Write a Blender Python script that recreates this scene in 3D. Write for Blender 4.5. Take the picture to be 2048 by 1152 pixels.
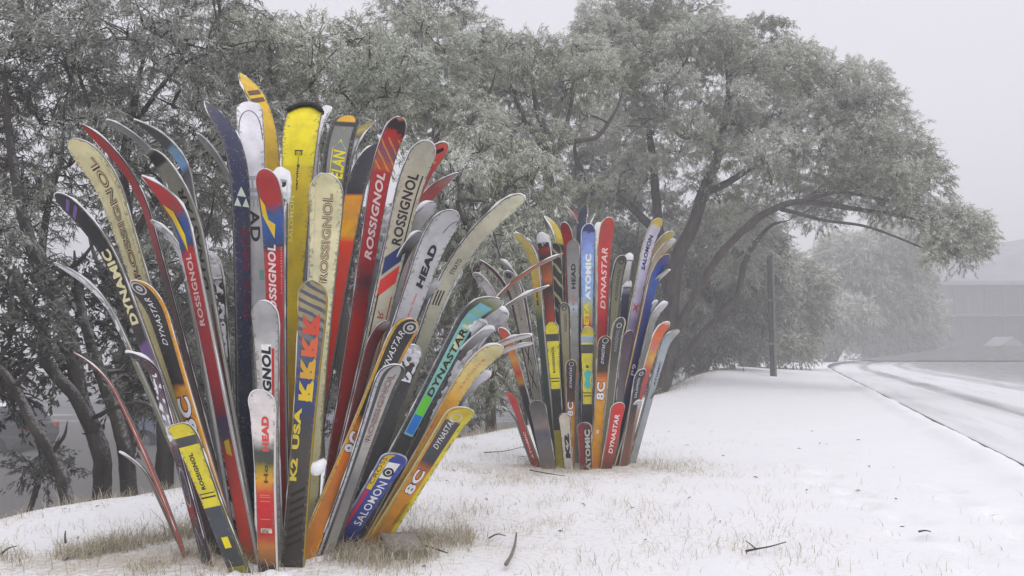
import bpy, math, random
import numpy as np
from mathutils import Vector

# ------------------------------------------------------------------ clear
for _o in list(bpy.data.objects):
    bpy.data.objects.remove(_o, do_unlink=True)
SC = bpy.context.scene
COL = SC.collection
R = math.radians

# ------------------------------------------------------------------ camera
F_PX = 1607.0            # focal length in photograph pixels (2048 wide)
CAM_H = 0.76
PITCH = math.atan(124.0 / F_PX)
cam_d = bpy.data.cameras.new('camera')
cam_d.sensor_width = 36.0
cam_d.lens = 36.0 * F_PX / 2048.0
cam_d.clip_start = 0.05
cam_d.clip_end = 2000.0
cam = bpy.data.objects.new('camera', cam_d)
cam.location = (0, 0, CAM_H)
cam.rotation_euler = (math.pi / 2 + PITCH, 0, 0)
COL.objects.link(cam)
SC.camera = cam

# ------------------------------------------------------------------ sky, sun, exposure
SUN_EL, SUN_AZ = R(58), R(150)
world = bpy.data.worlds.new('World')
SC.world = world
world.use_nodes = True
_nt = world.node_tree
_nt.nodes.clear()
_sky = _nt.nodes.new('ShaderNodeTexSky')
_sky.sky_type = 'NISHITA'
_sky.sun_disc = False
_sky.sun_elevation = SUN_EL
_sky.sun_rotation = SUN_AZ
_sky.air_density = 1.0
_sky.dust_density = 8.0
_sky.ozone_density = 1.0
_hsv = _nt.nodes.new('ShaderNodeHueSaturation')
_hsv.inputs['Saturation'].default_value = 0.0
_mix = _nt.nodes.new('ShaderNodeMix')
_mix.data_type = 'RGBA'
_mix.inputs[0].default_value = 0.85          # overcast: mostly an even cloud layer
_mix.inputs["B"].default_value = (7.80, 7.66, 8.30, 1)
_bg = _nt.nodes.new('ShaderNodeBackground')
_bg.inputs['Strength'].default_value = 0.10
_out = _nt.nodes.new('ShaderNodeOutputWorld')
_nt.links.new(_sky.outputs[0], _hsv.inputs['Color'])
_nt.links.new(_hsv.outputs[0], _mix.inputs['A'])
_nt.links.new(_mix.outputs['Result'], _bg.inputs['Color'])
_nt.links.new(_bg.outputs[0], _out.inputs['Surface'])

sun_d = bpy.data.lights.new('sun', 'SUN')
sun_d.energy = 0.7
sun_d.angle = R(40)
sun_d.color = (1.0, 0.98, 0.95)
sun = bpy.data.objects.new('sun', sun_d)
# sun direction: rotation measured like the sky texture (clockwise from +Y)
_sd = Vector((math.sin(SUN_AZ) * math.cos(SUN_EL), math.cos(SUN_AZ) * math.cos(SUN_EL), math.sin(SUN_EL)))
sun.rotation_euler = _sd.to_track_quat('Z', 'Y').to_euler()
sun.location = (0, 0, 30)
COL.objects.link(sun)

SC.view_settings.view_transform = 'Standard'
SC.view_settings.look = 'None'
SC.view_settings.gamma = 1.0
SC.view_settings.use_curve_mapping = False
SC.view_settings.exposure = 0.33
SC.render.engine = 'CYCLES'
SC.cycles.use_denoising = True
SC.cycles.max_bounces = 6
SC.cycles.diffuse_bounces = 3
SC.cycles.glossy_bounces = 2
SC.cycles.transmission_bounces = 2
SC.cycles.volume_bounces = 1
SC.cycles.transparent_max_bounces = 4
SC.cycles.caustics_reflective = False
SC.cycles.caustics_refractive = False

# ------------------------------------------------------------------ helpers
rng = np.random.default_rng(7)
random.seed(7)
CP, SP = math.cos(PITCH), math.sin(PITCH)


def at(u, v, Y):
    """world point seen at photograph pixel (u, v), at distance Y in front of the camera"""
    a, b = u - 1024.0, 576.0 - v
    fy, fz = F_PX * CP - b * SP, F_PX * SP + b * CP
    k = Y / fy
    return np.array([a * k, Y, CAM_H + fz * k])


def proj(p):
    """photograph pixel of a world point"""
    x, y, z = p[0], p[1], p[2] - CAM_H
    d = y * CP + z * SP
    up = -y * SP + z * CP
    return 1024 + F_PX * x / d, 576 - F_PX * up / d


def mesh_obj(name, verts, faces, mat=None, parent=None, uv=None, smooth=False, attr=None):
    """one mesh object; faces: list of tuples or an (n,k) array"""
    me = bpy.data.meshes.new(name)
    verts = np.asarray(verts, dtype=np.float32)
    if isinstance(faces, np.ndarray):
        n, k = faces.shape
        me.vertices.add(len(verts))
        me.vertices.foreach_set('co', verts.ravel())
        me.loops.add(n * k)
        me.loops.foreach_set('vertex_index', faces.astype(np.int32).ravel())
        me.polygons.add(n)
        me.polygons.foreach_set('loop_start', np.arange(0, n * k, k, dtype=np.int32))
        me.update(calc_edges=True)
    else:
        me.from_pydata([tuple(map(float, v)) for v in verts], [], faces)
        me.update()
    if uv is not None:
        lay = me.uv_layers.new(name='UVMap')
        li = np.empty(len(me.loops), dtype=np.int32)
        me.loops.foreach_get('vertex_index', li)
        lay.data.foreach_set('uv', np.asarray(uv, dtype=np.float32)[li].ravel())
    if attr is not None:
        for an, av in attr.items():
            a = me.attributes.new(an, 'FLOAT', 'POINT')
            a.data.foreach_set('value', np.asarray(av, dtype=np.float32))
    if smooth:
        me.polygons.foreach_set('use_smooth', np.ones(len(me.polygons), dtype=bool))
    if mat is not None:
        me.materials.append(mat)
    o = bpy.data.objects.new(name, me)
    COL.objects.link(o)
    if parent is not None:
        o.parent = parent
        o.matrix_parent_inverse = parent.matrix_world.inverted()
    return o


def tag(o, label=None, cat=None, group=None, kind=None):
    if label: o['label'] = label
    if cat: o['category'] = cat
    if group: o['group'] = group
    if kind: o['kind'] = kind
    return o


def empty(name, loc):
    o = bpy.data.objects.new(name, None)
    o.empty_display_size = 0.1
    o.location = tuple(float(c) for c in loc)
    COL.objects.link(o)
    from mathutils import Matrix
    o.matrix_world = Matrix.Translation(o.location)
    return o


class MB:
    """collects pieces of one mesh"""
    def __init__(self):
        self.v, self.f, self.n = [], [], 0

    def add(self, verts, faces):
        self.v.extend([tuple(map(float, p)) for p in verts])
        self.f.extend([tuple(i + self.n for i in f) for f in faces])
        self.n += len(verts)

    def box(self, lo, hi, bev=0.0):
        x0, y0, z0 = lo; x1, y1, z1 = hi
        self.add([(x0, y0, z0), (x1, y0, z0), (x1, y1, z0), (x0, y1, z0), (x0, y0, z1), (x1, y0, z1), (x1, y1, z1), (x0, y1, z1)],
                 [(3, 2, 1, 0), (4, 5, 6, 7), (0, 1, 5, 4), (1, 2, 6, 5), (2, 3, 7, 6), (3, 0, 4, 7)])

    def tube(self, pts, rad, k=8, cap=True):
        v, f = tube_geo(np.asarray(pts, float), np.asarray(rad, float), k, cap)
        self.add(v, f)

    def build(self, name, mat, parent=None, smooth=False):
        return mesh_obj(name, np.array(self.v), self.f, mat, parent, smooth=smooth)


def tube_geo(pts, rad, k=8, cap=True, jit=0.0):
    n = len(pts)
    rad = np.broadcast_to(rad, (n,))
    tan = np.gradient(pts, axis=0)
    tan /= np.linalg.norm(tan, axis=1)[:, None] + 1e-9
    ref = np.array([0.31, 0.9, 0.3]) if abs(tan[0][2]) > 0.9 else np.array([0, 0, 1.0])
    v, f = [], []
    a = np.cross(tan[0], ref); a /= np.linalg.norm(a)
    for i in range(n):
        a = a - tan[i] * np.dot(a, tan[i]); a /= np.linalg.norm(a) + 1e-9
        b = np.cross(tan[i], a)
        for j in range(k):
            t = 2 * math.pi * j / k
            r = rad[i] * (1 + (jit * (rng.random() - 0.5) if jit else 0))
            v.append(pts[i] + r * (math.cos(t) * a + math.sin(t) * b))
    for i in range(n - 1):
        for j in range(k):
            j2 = (j + 1) % k
            f.append((i * k + j, i * k + j2, (i + 1) * k + j2, (i + 1) * k + j))
    if cap:
        f.append(tuple(range(k - 1, -1, -1)))
        f.append(tuple((n - 1) * k + j for j in range(k)))
    return v, f


def catmull(pts, sub=5):
    pts = np.asarray(pts, float)
    P = np.vstack([2 * pts[0] - pts[1], pts, 2 * pts[-1] - pts[-2]])
    out = []
    for i in range(1, len(P) - 2):
        p0, p1, p2, p3 = P[i - 1], P[i], P[i + 1], P[i + 2]
        for s in range(sub):
            t = s / sub
            out.append(0.5 * (2 * p1 + (p2 - p0) * t + (2 * p0 - 5 * p1 + 4 * p2 - p3) * t * t + (3 * p1 - p0 - 3 * p2 + p3) * t ** 3))
    out.append(P[-2])
    return np.array(out)


# value noise on a lattice (vectorised)
_LAT = rng.random((64, 64, 64)).astype(np.float32)


def vnoise(p):
    p = np.asarray(p, float)
    i = np.floor(p).astype(int)
    f = p - i
    f = f * f * (3 - 2 * f)
    i &= 63
    j = (i + 1) & 63
    r = 0
    for a in (0, 1):
        for b in (0, 1):
            for c in (0, 1):
                ix = (j if a else i)[..., 0]; iy = (j if b else i)[..., 1]; iz = (j if c else i)[..., 2]
                w = (f[..., 0] if a else 1 - f[..., 0]) * (f[..., 1] if b else 1 - f[..., 1]) * (f[..., 2] if c else 1 - f[..., 2])
                r = r + w * _LAT[ix, iy, iz]
    return r


def fbm(p, o=4):
    p = np.asarray(p, float)
    s, a, t = 0, 1.0, 0
    for k in range(o):
        s = s + a * vnoise(p * 2.03 ** k + 17.3 * k); t += a; a *= 0.5
    return s / t


# ---- material helpers
class NT:
    def __init__(self, name):
        self.m = bpy.data.materials.new(name)
        self.m.use_nodes = True
        self.t = self.m.node_tree
        self.t.nodes.clear()
        self.out = self.t.nodes.new('ShaderNodeOutputMaterial')
        self.b = self.t.nodes.new('ShaderNodeBsdfPrincipled')
        self.t.links.new(self.b.outputs[0], self.out.inputs['Surface'])

    def n(self, typ, **kw):
        nd = self.t.nodes.new(typ)
        for k, v in kw.items():
            if k.startswith('i_'):
                key = k[2:].replace('_', ' ')
                nd.inputs[key].default_value = v
            else:
                setattr(nd, k, v)
        return nd

    def l(self, a, b):
        self.t.links.new(a, b)

    def ramp(self, fac, stops, interp='LINEAR'):
        r = self.t.nodes.new('ShaderNodeValToRGB')
        r.color_ramp.interpolation = interp
        el = r.color_ramp.elements
        while len(el) > 1:
            el.remove(el[-1])
        for i, (p, c) in enumerate(stops):
            c = c if not isinstance(c, (int, float)) else (c, c, c)
            c = tuple(c)[:3] + (1,)
            if i == 0:
                el[0].position = p; el[0].color = c
            else:
                e = el.new(p); e.color = c
        if fac is not None:
            self.l(fac, r.inputs[0])
        return r.outputs[0]

    def noise(self, vec, scale, detail=4, rough=0.55, dist=0.0):
        n = self.n('ShaderNodeTexNoise')
        n.inputs['Scale'].default_value = scale
        n.inputs['Detail'].default_value = detail
        n.inputs['Roughness'].default_value = rough
        n.inputs['Distortion'].default_value = dist
        if vec is not None:
            self.l(vec, n.inputs['Vector'])
        return n.outputs['Fac']

    def mix(self, fac, a, b, mode='MIX'):
        m = self.n('ShaderNodeMix', data_type='RGBA', blend_type=mode)
        for s, val in (('A', a), ('B', b)):
            if hasattr(val, 'is_linked') or hasattr(val, 'links'):
                self.l(val, m.inputs[s])
            else:
                m.inputs[s].default_value = tuple(val)[:3] + (1,)
        if isinstance(fac, (int, float)):
            m.inputs[0].default_value = fac
        else:
            self.l(fac, m.inputs[0])
        return m.outputs['Result']

    def math(self, op, a, b=0.0):
        m = self.n('ShaderNodeMath', operation=op)
        for i, val in enumerate((a, b)):
            if isinstance(val, (int, float)):
                m.inputs[i].default_value = val
            else:
                self.l(val, m.inputs[i])
        return m.outputs[0]

    def bump(self, h, strength=0.3, dist=0.01):
        b = self.n('ShaderNodeBump')
        b.inputs['Strength'].default_value = strength
        b.inputs['Distance'].default_value = dist
        self.l(h, b.inputs['Height'])
        self.l(b.outputs[0], self.b.inputs['Normal'])

    def col(self, c):
        if isinstance(c, (tuple, list)):
            self.b.inputs['Base Color'].default_value = tuple(c)[:3] + (1,)
        else:
            self.l(c, self.b.inputs['Base Color'])

    def rough(self, r, spec=0.3):
        if isinstance(r, (int, float)):
            self.b.inputs['Roughness'].default_value = r
        else:
            self.l(r, self.b.inputs['Roughness'])
        self.b.inputs['Specular IOR Level'].default_value = spec


def simple_mat(name, c, rough=0.6, spec=0.3, var=0.25, scale=30.0, bump=0.0, metal=0.0):
    m = NT(name)
    co = m.n('ShaderNodeTexCoord').outputs['Object']
    nz = m.noise(co, scale, 5, 0.6)
    lo = tuple(x * (1 - var) for x in c)
    hi = tuple(min(1, x * (1 + var)) for x in c)
    m.col(m.ramp(nz, [(0.3, lo), (0.7, hi)]))
    m.rough(rough, spec)
    m.b.inputs['Metallic'].default_value = metal
    if bump:
        m.bump(nz, bump, 0.01)
    return m.m
# ------------------------------------------------------------------ terrain
EDGE = np.array([(-5.5, -6.0), (-3.9, 0.0), (-3.1, 2.6), (-2.6, 4.07), (-2.1, 4.9), (-0.37, 8.1), (2.9, 15.3), (9.1, 33.0), (26.0, 81.0), (60.0, 160.0)])


def edge_s(x, y):
    """metres beyond the bank edge towards the left (negative on the flat top)"""
    ex = np.interp(y, EDGE[:, 1], EDGE[:, 0])
    return (ex - x) * 0.90


def curb_x(y):
    y = np.asarray(y, float)
    return 3.24 + 0.349 * (y - 5.09) + 0.0048 * np.clip(y - 33.0, 0, 60) ** 2


LOW = -2.5


def ground_z(x, y):
    x = np.asarray(x, float); y = np.asarray(y, float)
    s = edge_s(x, y)
    k = np.clip((s + 0.5) / 5.0, 0, 1)
    bank = LOW * (k * k * (3 - 2 * k)) - 0.05 * np.clip(s + 0.5, 0, 0.6)
    p = np.stack([x, y, np.zeros_like(x)], -1)
    top = 0.05 * (fbm(p * 0.35, 3) - 0.5) + 0.03 * (fbm(p * 1.7, 3) - 0.5) + 0.012 * (fbm(p * 7.0, 3) - 0.5)
    # low mounds where the skis are planted
    for cx, cy, r, h in ((-0.92, 3.12, 0.62, 0.035), (0.48, 5.45, 0.55, 0.03)):
        d2 = ((x - cx) ** 2 + (y - cy) ** 2) / (r * r)
        top = top + h * np.exp(-d2)
    # gentle crown of the verge far up the slope
    top = top + 0.26 * np.exp(-(((y - 25) / 8.0) ** 2)) * np.clip((curb_x(y) - x) / 4.0, 0, 1)
    near = np.clip((y + 2) / 3.0, 0, 1)
    return top * near + bank


def ground_z1(x, y):
    return float(ground_z(np.array([x]), np.array([y]))[0])


def spaced(a, b, n, p=2.0):
    t = np.linspace(0, 1, n)
    return a + (b - a) * t ** p


def mat_snow():
    m = NT('snow_ground')
    geo = m.n('ShaderNodeNewGeometry').outputs['Position']
    att = m.n('ShaderNodeAttribute', attribute_name='bare').outputs['Fac']
    n1 = m.noise(geo, 5.0, 6, 0.65)
    n2 = m.noise(geo, 38.0, 5, 0.7)
    n3 = m.noise(geo, 170.0, 3, 0.6)
    clean = m.ramp(n1, [(0.3, (0.85, 0.85, 0.875)), (0.7, (0.90, 0.90, 0.91))])
    straw = m.ramp(n3, [(0.3, (0.28, 0.23, 0.15)), (0.6, (0.50, 0.44, 0.33)), (0.8, (0.68, 0.64, 0.55))])
    # bare patches: thin snow lets the dead grass through
    f = m.math('ADD', att, m.math('MULTIPLY', m.math('SUBTRACT', n2, 0.5), 1.5))
    f = m.math('ADD', f, m.math('MULTIPLY', m.math('SUBTRACT', n3, 0.5), 1.3))
    f = m.math('ADD', f, m.math('MULTIPLY', m.math('SUBTRACT', n1, 0.5), 0.7))
    k = m.ramp(f, [(0.16, 0.0), (0.50, 0.70)])
    c = m.mix(k, clean, straw)
    lit = m.n('ShaderNodeAttribute', attribute_name='litter').outputs['Fac']
    kl = m.ramp(m.math('ADD', lit, m.math('MULTIPLY', m.math('SUBTRACT', n2, 0.5), 0.8)), [(0.3, 0.0), (0.62, 0.95)])
    soil = m.ramp(n2, [(0.3, (0.035, 0.033, 0.030)), (0.55, (0.085, 0.08, 0.073)), (0.72, (0.40, 0.40, 0.40))])
    m.col(m.mix(kl, c, soil))
    m.rough(0.75, 0.25)
    h = m.math('ADD', m.math('MULTIPLY', n2, 0.7), m.math('MULTIPLY', n3, 0.4))
    m.bump(h, 0.35, 0.02)
    m.b.inputs['Subsurface Weight'].default_value = 0.0
    return m.m


def bare_map(x, y):
    """how much grass shows through the snow, by place"""
    r = np.zeros_like(x) - 0.10
    for cx, cy, rx, ry, a in ((-0.90, 3.0, 0.70, 0.40, 0.38), (-1.60, 2.95, 0.50, 0.30, 0.40), (0.48, 5.25, 0.80, 0.45, 0.55), (-0.45, 3.5, 0.9, 0.7, 0.26),
                              (0.3, 4.2, 1.2, 1.0, 0.13), (-0.3, 6.2, 1.6, 1.0, 0.16), (1.0, 3.2, 0.9, 0.5, 0.08), (-2.0, 4.2, 1.0, 0.8, 0.08), (1.3, 2.9, 0.7, 0.5, 0.05)):
        r = r + a * np.exp(-(((x - cx) / rx) ** 2 + ((y - cy) / ry) ** 2))
    r = r + 0.30 * np.exp(-((edge_s(x, y) + 0.15) / 0.35) ** 2)
    return r


# the ground follows the kerb in strips (c = distance left of the kerb), so the step is clean
_c = np.concatenate([np.arange(0.0, 0.6, 0.06), np.arange(0.6, 8.0, 0.065), spaced(8.0, 13.0, 60, 1), spaced(13.1, 120.0, 60, 2.0)])
_y = np.concatenate([spaced(-14, 1.2, 12, 1), np.arange(1.25, 8.0, 0.055), spaced(8.0, 16, 90, 1), spaced(16.1, 45, 80, 1.2), spaced(45.5, 170, 60, 1.5)])
CC, YY = np.meshgrid(_c, _y)
XX = curb_x(YY) - CC
ZZ = ground_z(XX, YY)
# snow cushion rolling over the kerb
ZZ = ZZ + 0.03 * np.exp(-((CC - 0.12) / 0.12) ** 2) * (0.5 + vnoise(np.stack([XX * 3, YY * 3, XX * 0], -1)))
# footprints trodden into the snow on the right
FOOT = []
for i in range(9):
    FOOT.append((1.58 + 0.10 * (i % 2) + 0.03 * math.sin(i * 2.1) + 0.11 * (i * 0.33), 2.75 + i * 0.33))
for i in range(6):
    FOOT.append((2.05 + 0.09 * (i % 2) + 0.05 * i, 2.7 + i * 0.36))
for fx, fy in FOOT:
    d = ((XX - fx) / 0.055) ** 2 + ((YY - fy) / 0.13) ** 2
    ZZ = ZZ - 0.030 * np.exp(-d ** 2) + 0.010 * np.exp(-((np.sqrt(d) - 1.45) / 0.35) ** 2)
nv, nu = CC.shape
_idx = np.arange(nv * nu).reshape(nv, nu)
_q = np.stack([_idx[:-1, :-1].ravel(), _idx[1:, :-1].ravel(), _idx[1:, 1:].ravel(), _idx[:-1, 1:].ravel()], 1)
M_SNOW = mat_snow()
g = mesh_obj('ground', np.stack([XX.ravel(), YY.ravel(), ZZ.ravel()], 1), _q, M_SNOW, smooth=True, attr={'bare': bare_map(XX, YY).ravel(), 'litter': np.clip((edge_s(XX, YY) - 0.05) / 0.8, 0, 1).ravel() * (YY < 60).ravel()})
tag(g, 'snow-dusted grassy bank sloping off to the left', kind='structure')

# kerb: concrete upstand, its face to the road
ROAD_Z = -0.13
m = NT('kerb_concrete')
_geo = m.n('ShaderNodeNewGeometry').outputs['Position']
_n = m.noise(_geo, 9.0, 5, 0.6)
m.col(m.ramp(_n, [(0.3, (0.05, 0.05, 0.053)), (0.6, (0.12, 0.12, 0.12)), (0.8, (0.35, 0.35, 0.36))]))
m.rough(0.8)
M_KERB = m.m
_yk = np.concatenate([spaced(-14, 1, 10, 1), np.arange(1.3, 45, 0.3), spaced(45.5, 170, 60, 1)])
kv, kf = [], []
for i, y in enumerate(_yk):
    x = float(curb_x(y))
    z0 = -0.30
    kv += [(x - 0.05, y, -0.02), (x + 0.075, y, -0.012), (x + 0.092, y, -0.03), (x + 0.10, y, z0)]
for i in range(len(_yk) - 1):
    for j in range(3):
        a = i * 4 + j
        kf.append((a, a + 1, a + 5, a + 4))
k = mesh_obj('kerb', np.array(kv), kf, M_KERB)
tag(k, 'low concrete kerb along the snowy road', kind='structure')

# road: snow and slush with wheel tracks running along it
m = NT('road_snow')
uvn = m.n('ShaderNodeUVMap').outputs[0]
sep = m.n('ShaderNodeSeparateXYZ'); m.l(uvn, sep.inputs[0])
geo = m.n('ShaderNodeNewGeometry').outputs['Position']
mp = m.n('ShaderNodeMapping'); m.l(uvn, mp.inputs[0]); mp.inputs['Scale'].default_value = (1.0, 0.10, 1.0)
st = m.noise(mp.outputs[0], 2.6, 6, 0.65, 0.4)      # streaks stretched along the road
fine = m.noise(geo, 30, 5, 0.7)
big = m.noise(geo, 0.5, 4, 0.6)
wob = m.math('ADD', sep.outputs[0], m.math('MULTIPLY', m.math('SUBTRACT', m.noise(mp.outputs[0], 1.2, 2), 0.5), 0.35))
trk = m.ramp(m.math('DIVIDE', wob, 14.0), [(0.0, 0.95), (0.014, 0.75), (0.028, 0.10), (0.10, 0.06), (0.118, 0.52), (0.135, 0.58), (0.15, 0.08), (0.235, 0.06), (0.255, 0.46), (0.28, 0.4), (0.30, 0.30), (0.34, 0.65), (0.45, 0.80), (0.60, 0.92), (1.0, 0.92)])
f = m.math('ADD', m.math('MULTIPLY', trk, 0.85), m.math('MULTIPLY', m.math('SUBTRACT', st, 0.5), 0.85))
f = m.math('ADD', f, m.math('MULTIPLY', m.math('SUBTRACT', fine, 0.5), 0.25))
c = m.ramp(f, [(0.05, (0.84, 0.84, 0.86)), (0.30, (0.62, 0.62, 0.64)), (0.55, (0.36, 0.355, 0.35)), (0.95, (0.10, 0.10, 0.10))])
m.col(c)
m.rough(m.ramp(f, [(0.1, 0.75), (0.6, 0.45)]), 0.3)
m.bump(m.math('ADD', fine, m.math('MULTIPLY', st, 1.5)), 0.5, 0.02)
M_ROAD = m.m
_cr = np.concatenate([np.arange(0.08, 5.0, 0.08), spaced(5.1, 90, 40, 1.8)])
_yr = np.concatenate([spaced(-14, 1.2, 10, 1), np.arange(1.3, 20, 0.12), spaced(20.2, 170, 120, 1.6)])
C2, Y2 = np.meshgrid(_cr, _yr)
X2 = curb_x(Y2) + C2
P2 = np.stack([X2, Y2, X2 * 0], -1)
Z2 = ROAD_Z + 0.02 * (fbm(P2 * 0.8, 3) - 0.5) + 0.012 * (fbm(P2 * np.array([5, 1.5, 1]), 3) - 0.5) - 0.006
wobx = C2 + 0.25 * (vnoise(P2 * np.array([0.3, 0.25, 1])) - 0.5)
for tc in (1.80, 3.75):
    Z2 = Z2 - 0.030 * np.exp(-((wobx - tc) / 0.16) ** 2) + 0.018 * np.exp(-((wobx - tc - 0.30) / 0.12) ** 2) + 0.018 * np.exp(-((wobx - tc + 0.30) / 0.12) ** 2)
Z2 = Z2 + 0.015 * np.exp(-((C2 - 0.75) / 0.30) ** 2) + 0.10 * np.clip((Y2 - 30) / 40, 0, 1)
nv, nu = C2.shape
_idx = np.arange(nv * nu).reshape(nv, nu)
_q = np.stack([_idx[:-1, :-1].ravel(), _idx[:-1, 1:].ravel(), _idx[1:, 1:].ravel(), _idx[1:, :-1].ravel()], 1)
r_ = mesh_obj('road', np.stack([X2.ravel(), Y2.ravel(), Z2.ravel()], 1), _q, M_ROAD, smooth=True, uv=np.stack([C2.ravel(), Y2.ravel()], 1))
tag(r_, 'snow-covered road with slushy wheel tracks', kind='structure')

# the lower road at the foot of the bank on the left
m = NT('lower_road_slush')
geo = m.n('ShaderNodeNewGeometry').outputs['Position']
mp = m.n('ShaderNodeMapping'); m.l(geo, mp.inputs[0]); mp.inputs['Scale'].default_value = (0.12, 1.0, 1.0)
st = m.noise(mp.outputs[0], 1.1, 6, 0.65)
fine = m.noise(geo, 14, 4, 0.7)
f = m.math('ADD', m.math('MULTIPLY', st, 1.0), m.math('MULTIPLY', fine, 0.25))
m.col(m.ramp(f, [(0.48, (0.05, 0.05, 0.052)), (0.66, (0.13, 0.13, 0.135)), (0.78, (0.45, 0.45, 0.47))]))
m.rough(0.6)
M_LOWROAD = m.m
lv = [(-75, -10, LOW + 0.02), (75, -10, LOW + 0.02), (75, 150, LOW + 0.02), (-75, 150, LOW + 0.02)]
_lx = np.linspace(-110, -4, 60); _ly = np.linspace(14, 120, 60)
LX, LY = np.meshgrid(_lx, _ly)
LX = LX + np.interp(LY, EDGE[:, 1], EDGE[:, 0]) - 2.0
LZ = LOW + 0.02 + 0.03 * (fbm(np.stack([LX, LY, LX * 0], -1) * 0.3, 3) - 0.3)
_idx = np.arange(3600).reshape(60, 60)
_q = np.stack([_idx[:-1, :-1].ravel(), _idx[:-1, 1:].ravel(), _idx[1:, 1:].ravel(), _idx[1:, :-1].ravel()], 1)
lr = mesh_obj('lower_road', np.stack([LX.ravel(), LY.ravel(), LZ.ravel()], 1), _q, M_LOWROAD, smooth=True)
tag(lr, 'slushy grey road at the foot of the bank', kind='structure')
# ------------------------------------------------------------------ trees
def mat_bark(name, dark, light, frost=0.12):
    m = NT(name)
    geo = m.n('ShaderNodeNewGeometry')
    pos = geo.outputs['Position']
    mp = m.n('ShaderNodeMapping'); m.l(pos, mp.inputs[0]); mp.inputs['Scale'].default_value = (1, 1, 0.3)
    n1 = m.noise(mp.outputs[0], 9.0, 6, 0.65, 0.6)
    n2 = m.noise(pos, 40.0, 5, 0.7)
    n3 = m.noise(pos, 2.2, 3, 0.5)
    c = m.ramp(n1, [(0.30, dark), (0.55, tuple((a + b) / 2 for a, b in zip(dark, light))), (0.75, light)])
    c = m.mix(m.ramp(n3, [(0.50, 0.0), (0.75, 0.45)]), c, (0.11, 0.075, 0.06))    # strips of red-brown bark
    # rime blown against one side of the stems
    sep = m.n('ShaderNodeSeparateXYZ'); m.l(geo.outputs['Normal'], sep.inputs[0])
    side = m.math('ADD', m.math('MULTIPLY', sep.outputs[0], 0.45), m.math('MULTIPLY', sep.outputs[2], 0.8))
    fr = m.ramp(m.math('ADD', side, m.math('MULTIPLY', m.math('SUBTRACT', n2, 0.5), 1.6)), [(0.55, 0.0), (1.0, frost * 4)])
    m.col(m.mix(fr, c, (0.62, 0.62, 0.63)))
    m.rough(0.85, 0.2)
    m.bump(m.math('ADD', n1, m.math('MULTIPLY', n2, 0.4)), 0.6, 0.03)
    return m.m


def mat_leaf(name, greens, frost_lo, frost_hi):
    """frosted gum leaves; attribute 'rime' 0..1 per leaf says how much ice it carries"""
    m = NT(name)
    rime = m.n('ShaderNodeAttribute', attribute_name='rime').outputs['Fac']
    hue = m.n('ShaderNodeAttribute', attribute_name='hue').outputs['Fac']
    base = m.ramp(hue, [(0.0, greens[0]), (0.5, greens[1]), (1.0, greens[2])])
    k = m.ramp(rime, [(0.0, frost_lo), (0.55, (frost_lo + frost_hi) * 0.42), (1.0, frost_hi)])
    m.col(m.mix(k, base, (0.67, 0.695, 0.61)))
    m.rough(0.6, 0.25)
    return m.m


M_BARK_DARK = mat_bark('bark_dark', (0.020, 0.018, 0.016), (0.075, 0.068, 0.058), 0.10)
M_BARK = mat_bark('bark_grey', (0.030, 0.026, 0.023), (0.14, 0.125, 0.11), 0.12)
M_TWIG = simple_mat('frosted_twig', (0.26, 0.255, 0.25), 0.8, 0.2, 0.6, 25)
M_TWIG_DARK = simple_mat('dark_twig', (0.10, 0.096, 0.09), 0.8, 0.2, 0.7, 18)
G_OLIVE = [(0.042, 0.062, 0.018), (0.090, 0.108, 0.026), (0.170, 0.165, 0.036)]
M_LEAF = mat_leaf('frosted_leaf', G_OLIVE, 0.08, 0.95)
M_LEAF_DARK = mat_leaf('dark_leaf', [(0.022, 0.026, 0.018), (0.036, 0.041, 0.027), (0.058, 0.058, 0.034)], 0.03, 0.62)
M_LEAF_SHRUB = mat_leaf('shrub_leaf', [(0.010, 0.013, 0.009), (0.018, 0.021, 0.014), (0.035, 0.026, 0.020)], 0.0, 0.22)


DENS = 4.5


def in_poly(p, poly):
    x, y = p
    c = False
    for i in range(len(poly)):
        x1, y1 = poly[i]; x2, y2 = poly[i - 1]
        if (y1 > y) != (y2 > y) and x < (x2 - x1) * (y - y1) / (y2 - y1) + x1:
            c = not c
    return c


def fill(poly, dr, rr, n, gap=0.75, flat=0.8):
    """clumps (centre, radii) spread through a region of the picture, each at its own distance"""
    us = [p[0] for p in poly]; vs = [p[1] for p in poly]
    got = []
    tries = 0
    while len(got) < n and tries < n * 60:
        tries += 1
        u, v = random.uniform(min(us), max(us)), random.uniform(min(vs), max(vs))
        r = random.uniform(*rr)
        if not in_poly((u, v), poly):
            continue
        if any((u - a) ** 2 + (v - b) ** 2 < (gap * min(r, c)) ** 2 for a, b, c, _ in got):
            continue
        got.append((u, v, r, random.uniform(*dr)))
    return got


def unit(v):
    return v / (np.linalg.norm(v, axis=-1, keepdims=True) + 1e-9)


def leaves_geo(base, d, L, W, nrm):
    """diamond leaves, slightly folded: 4 verts, 1 quad each"""
    side = unit(np.cross(d, nrm))
    nn = unit(np.cross(side, d))
    mid = base + d * (L * 0.45)[:, None]
    tip = base + d * L[:, None] - nn * (L * 0.12)[:, None]
    n = len(base)
    v = np.empty((n, 4, 3), np.float32)
    v[:, 0] = base
    v[:, 1] = mid + side * W[:, None] + nn * (W * 0.5)[:, None]
    v[:, 2] = tip
    v[:, 3] = mid - side * W[:, None] + nn * (W * 0.5)[:, None]
    f = np.arange(n * 4).reshape(n, 4)
    return v.reshape(-1, 3), f


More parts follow.
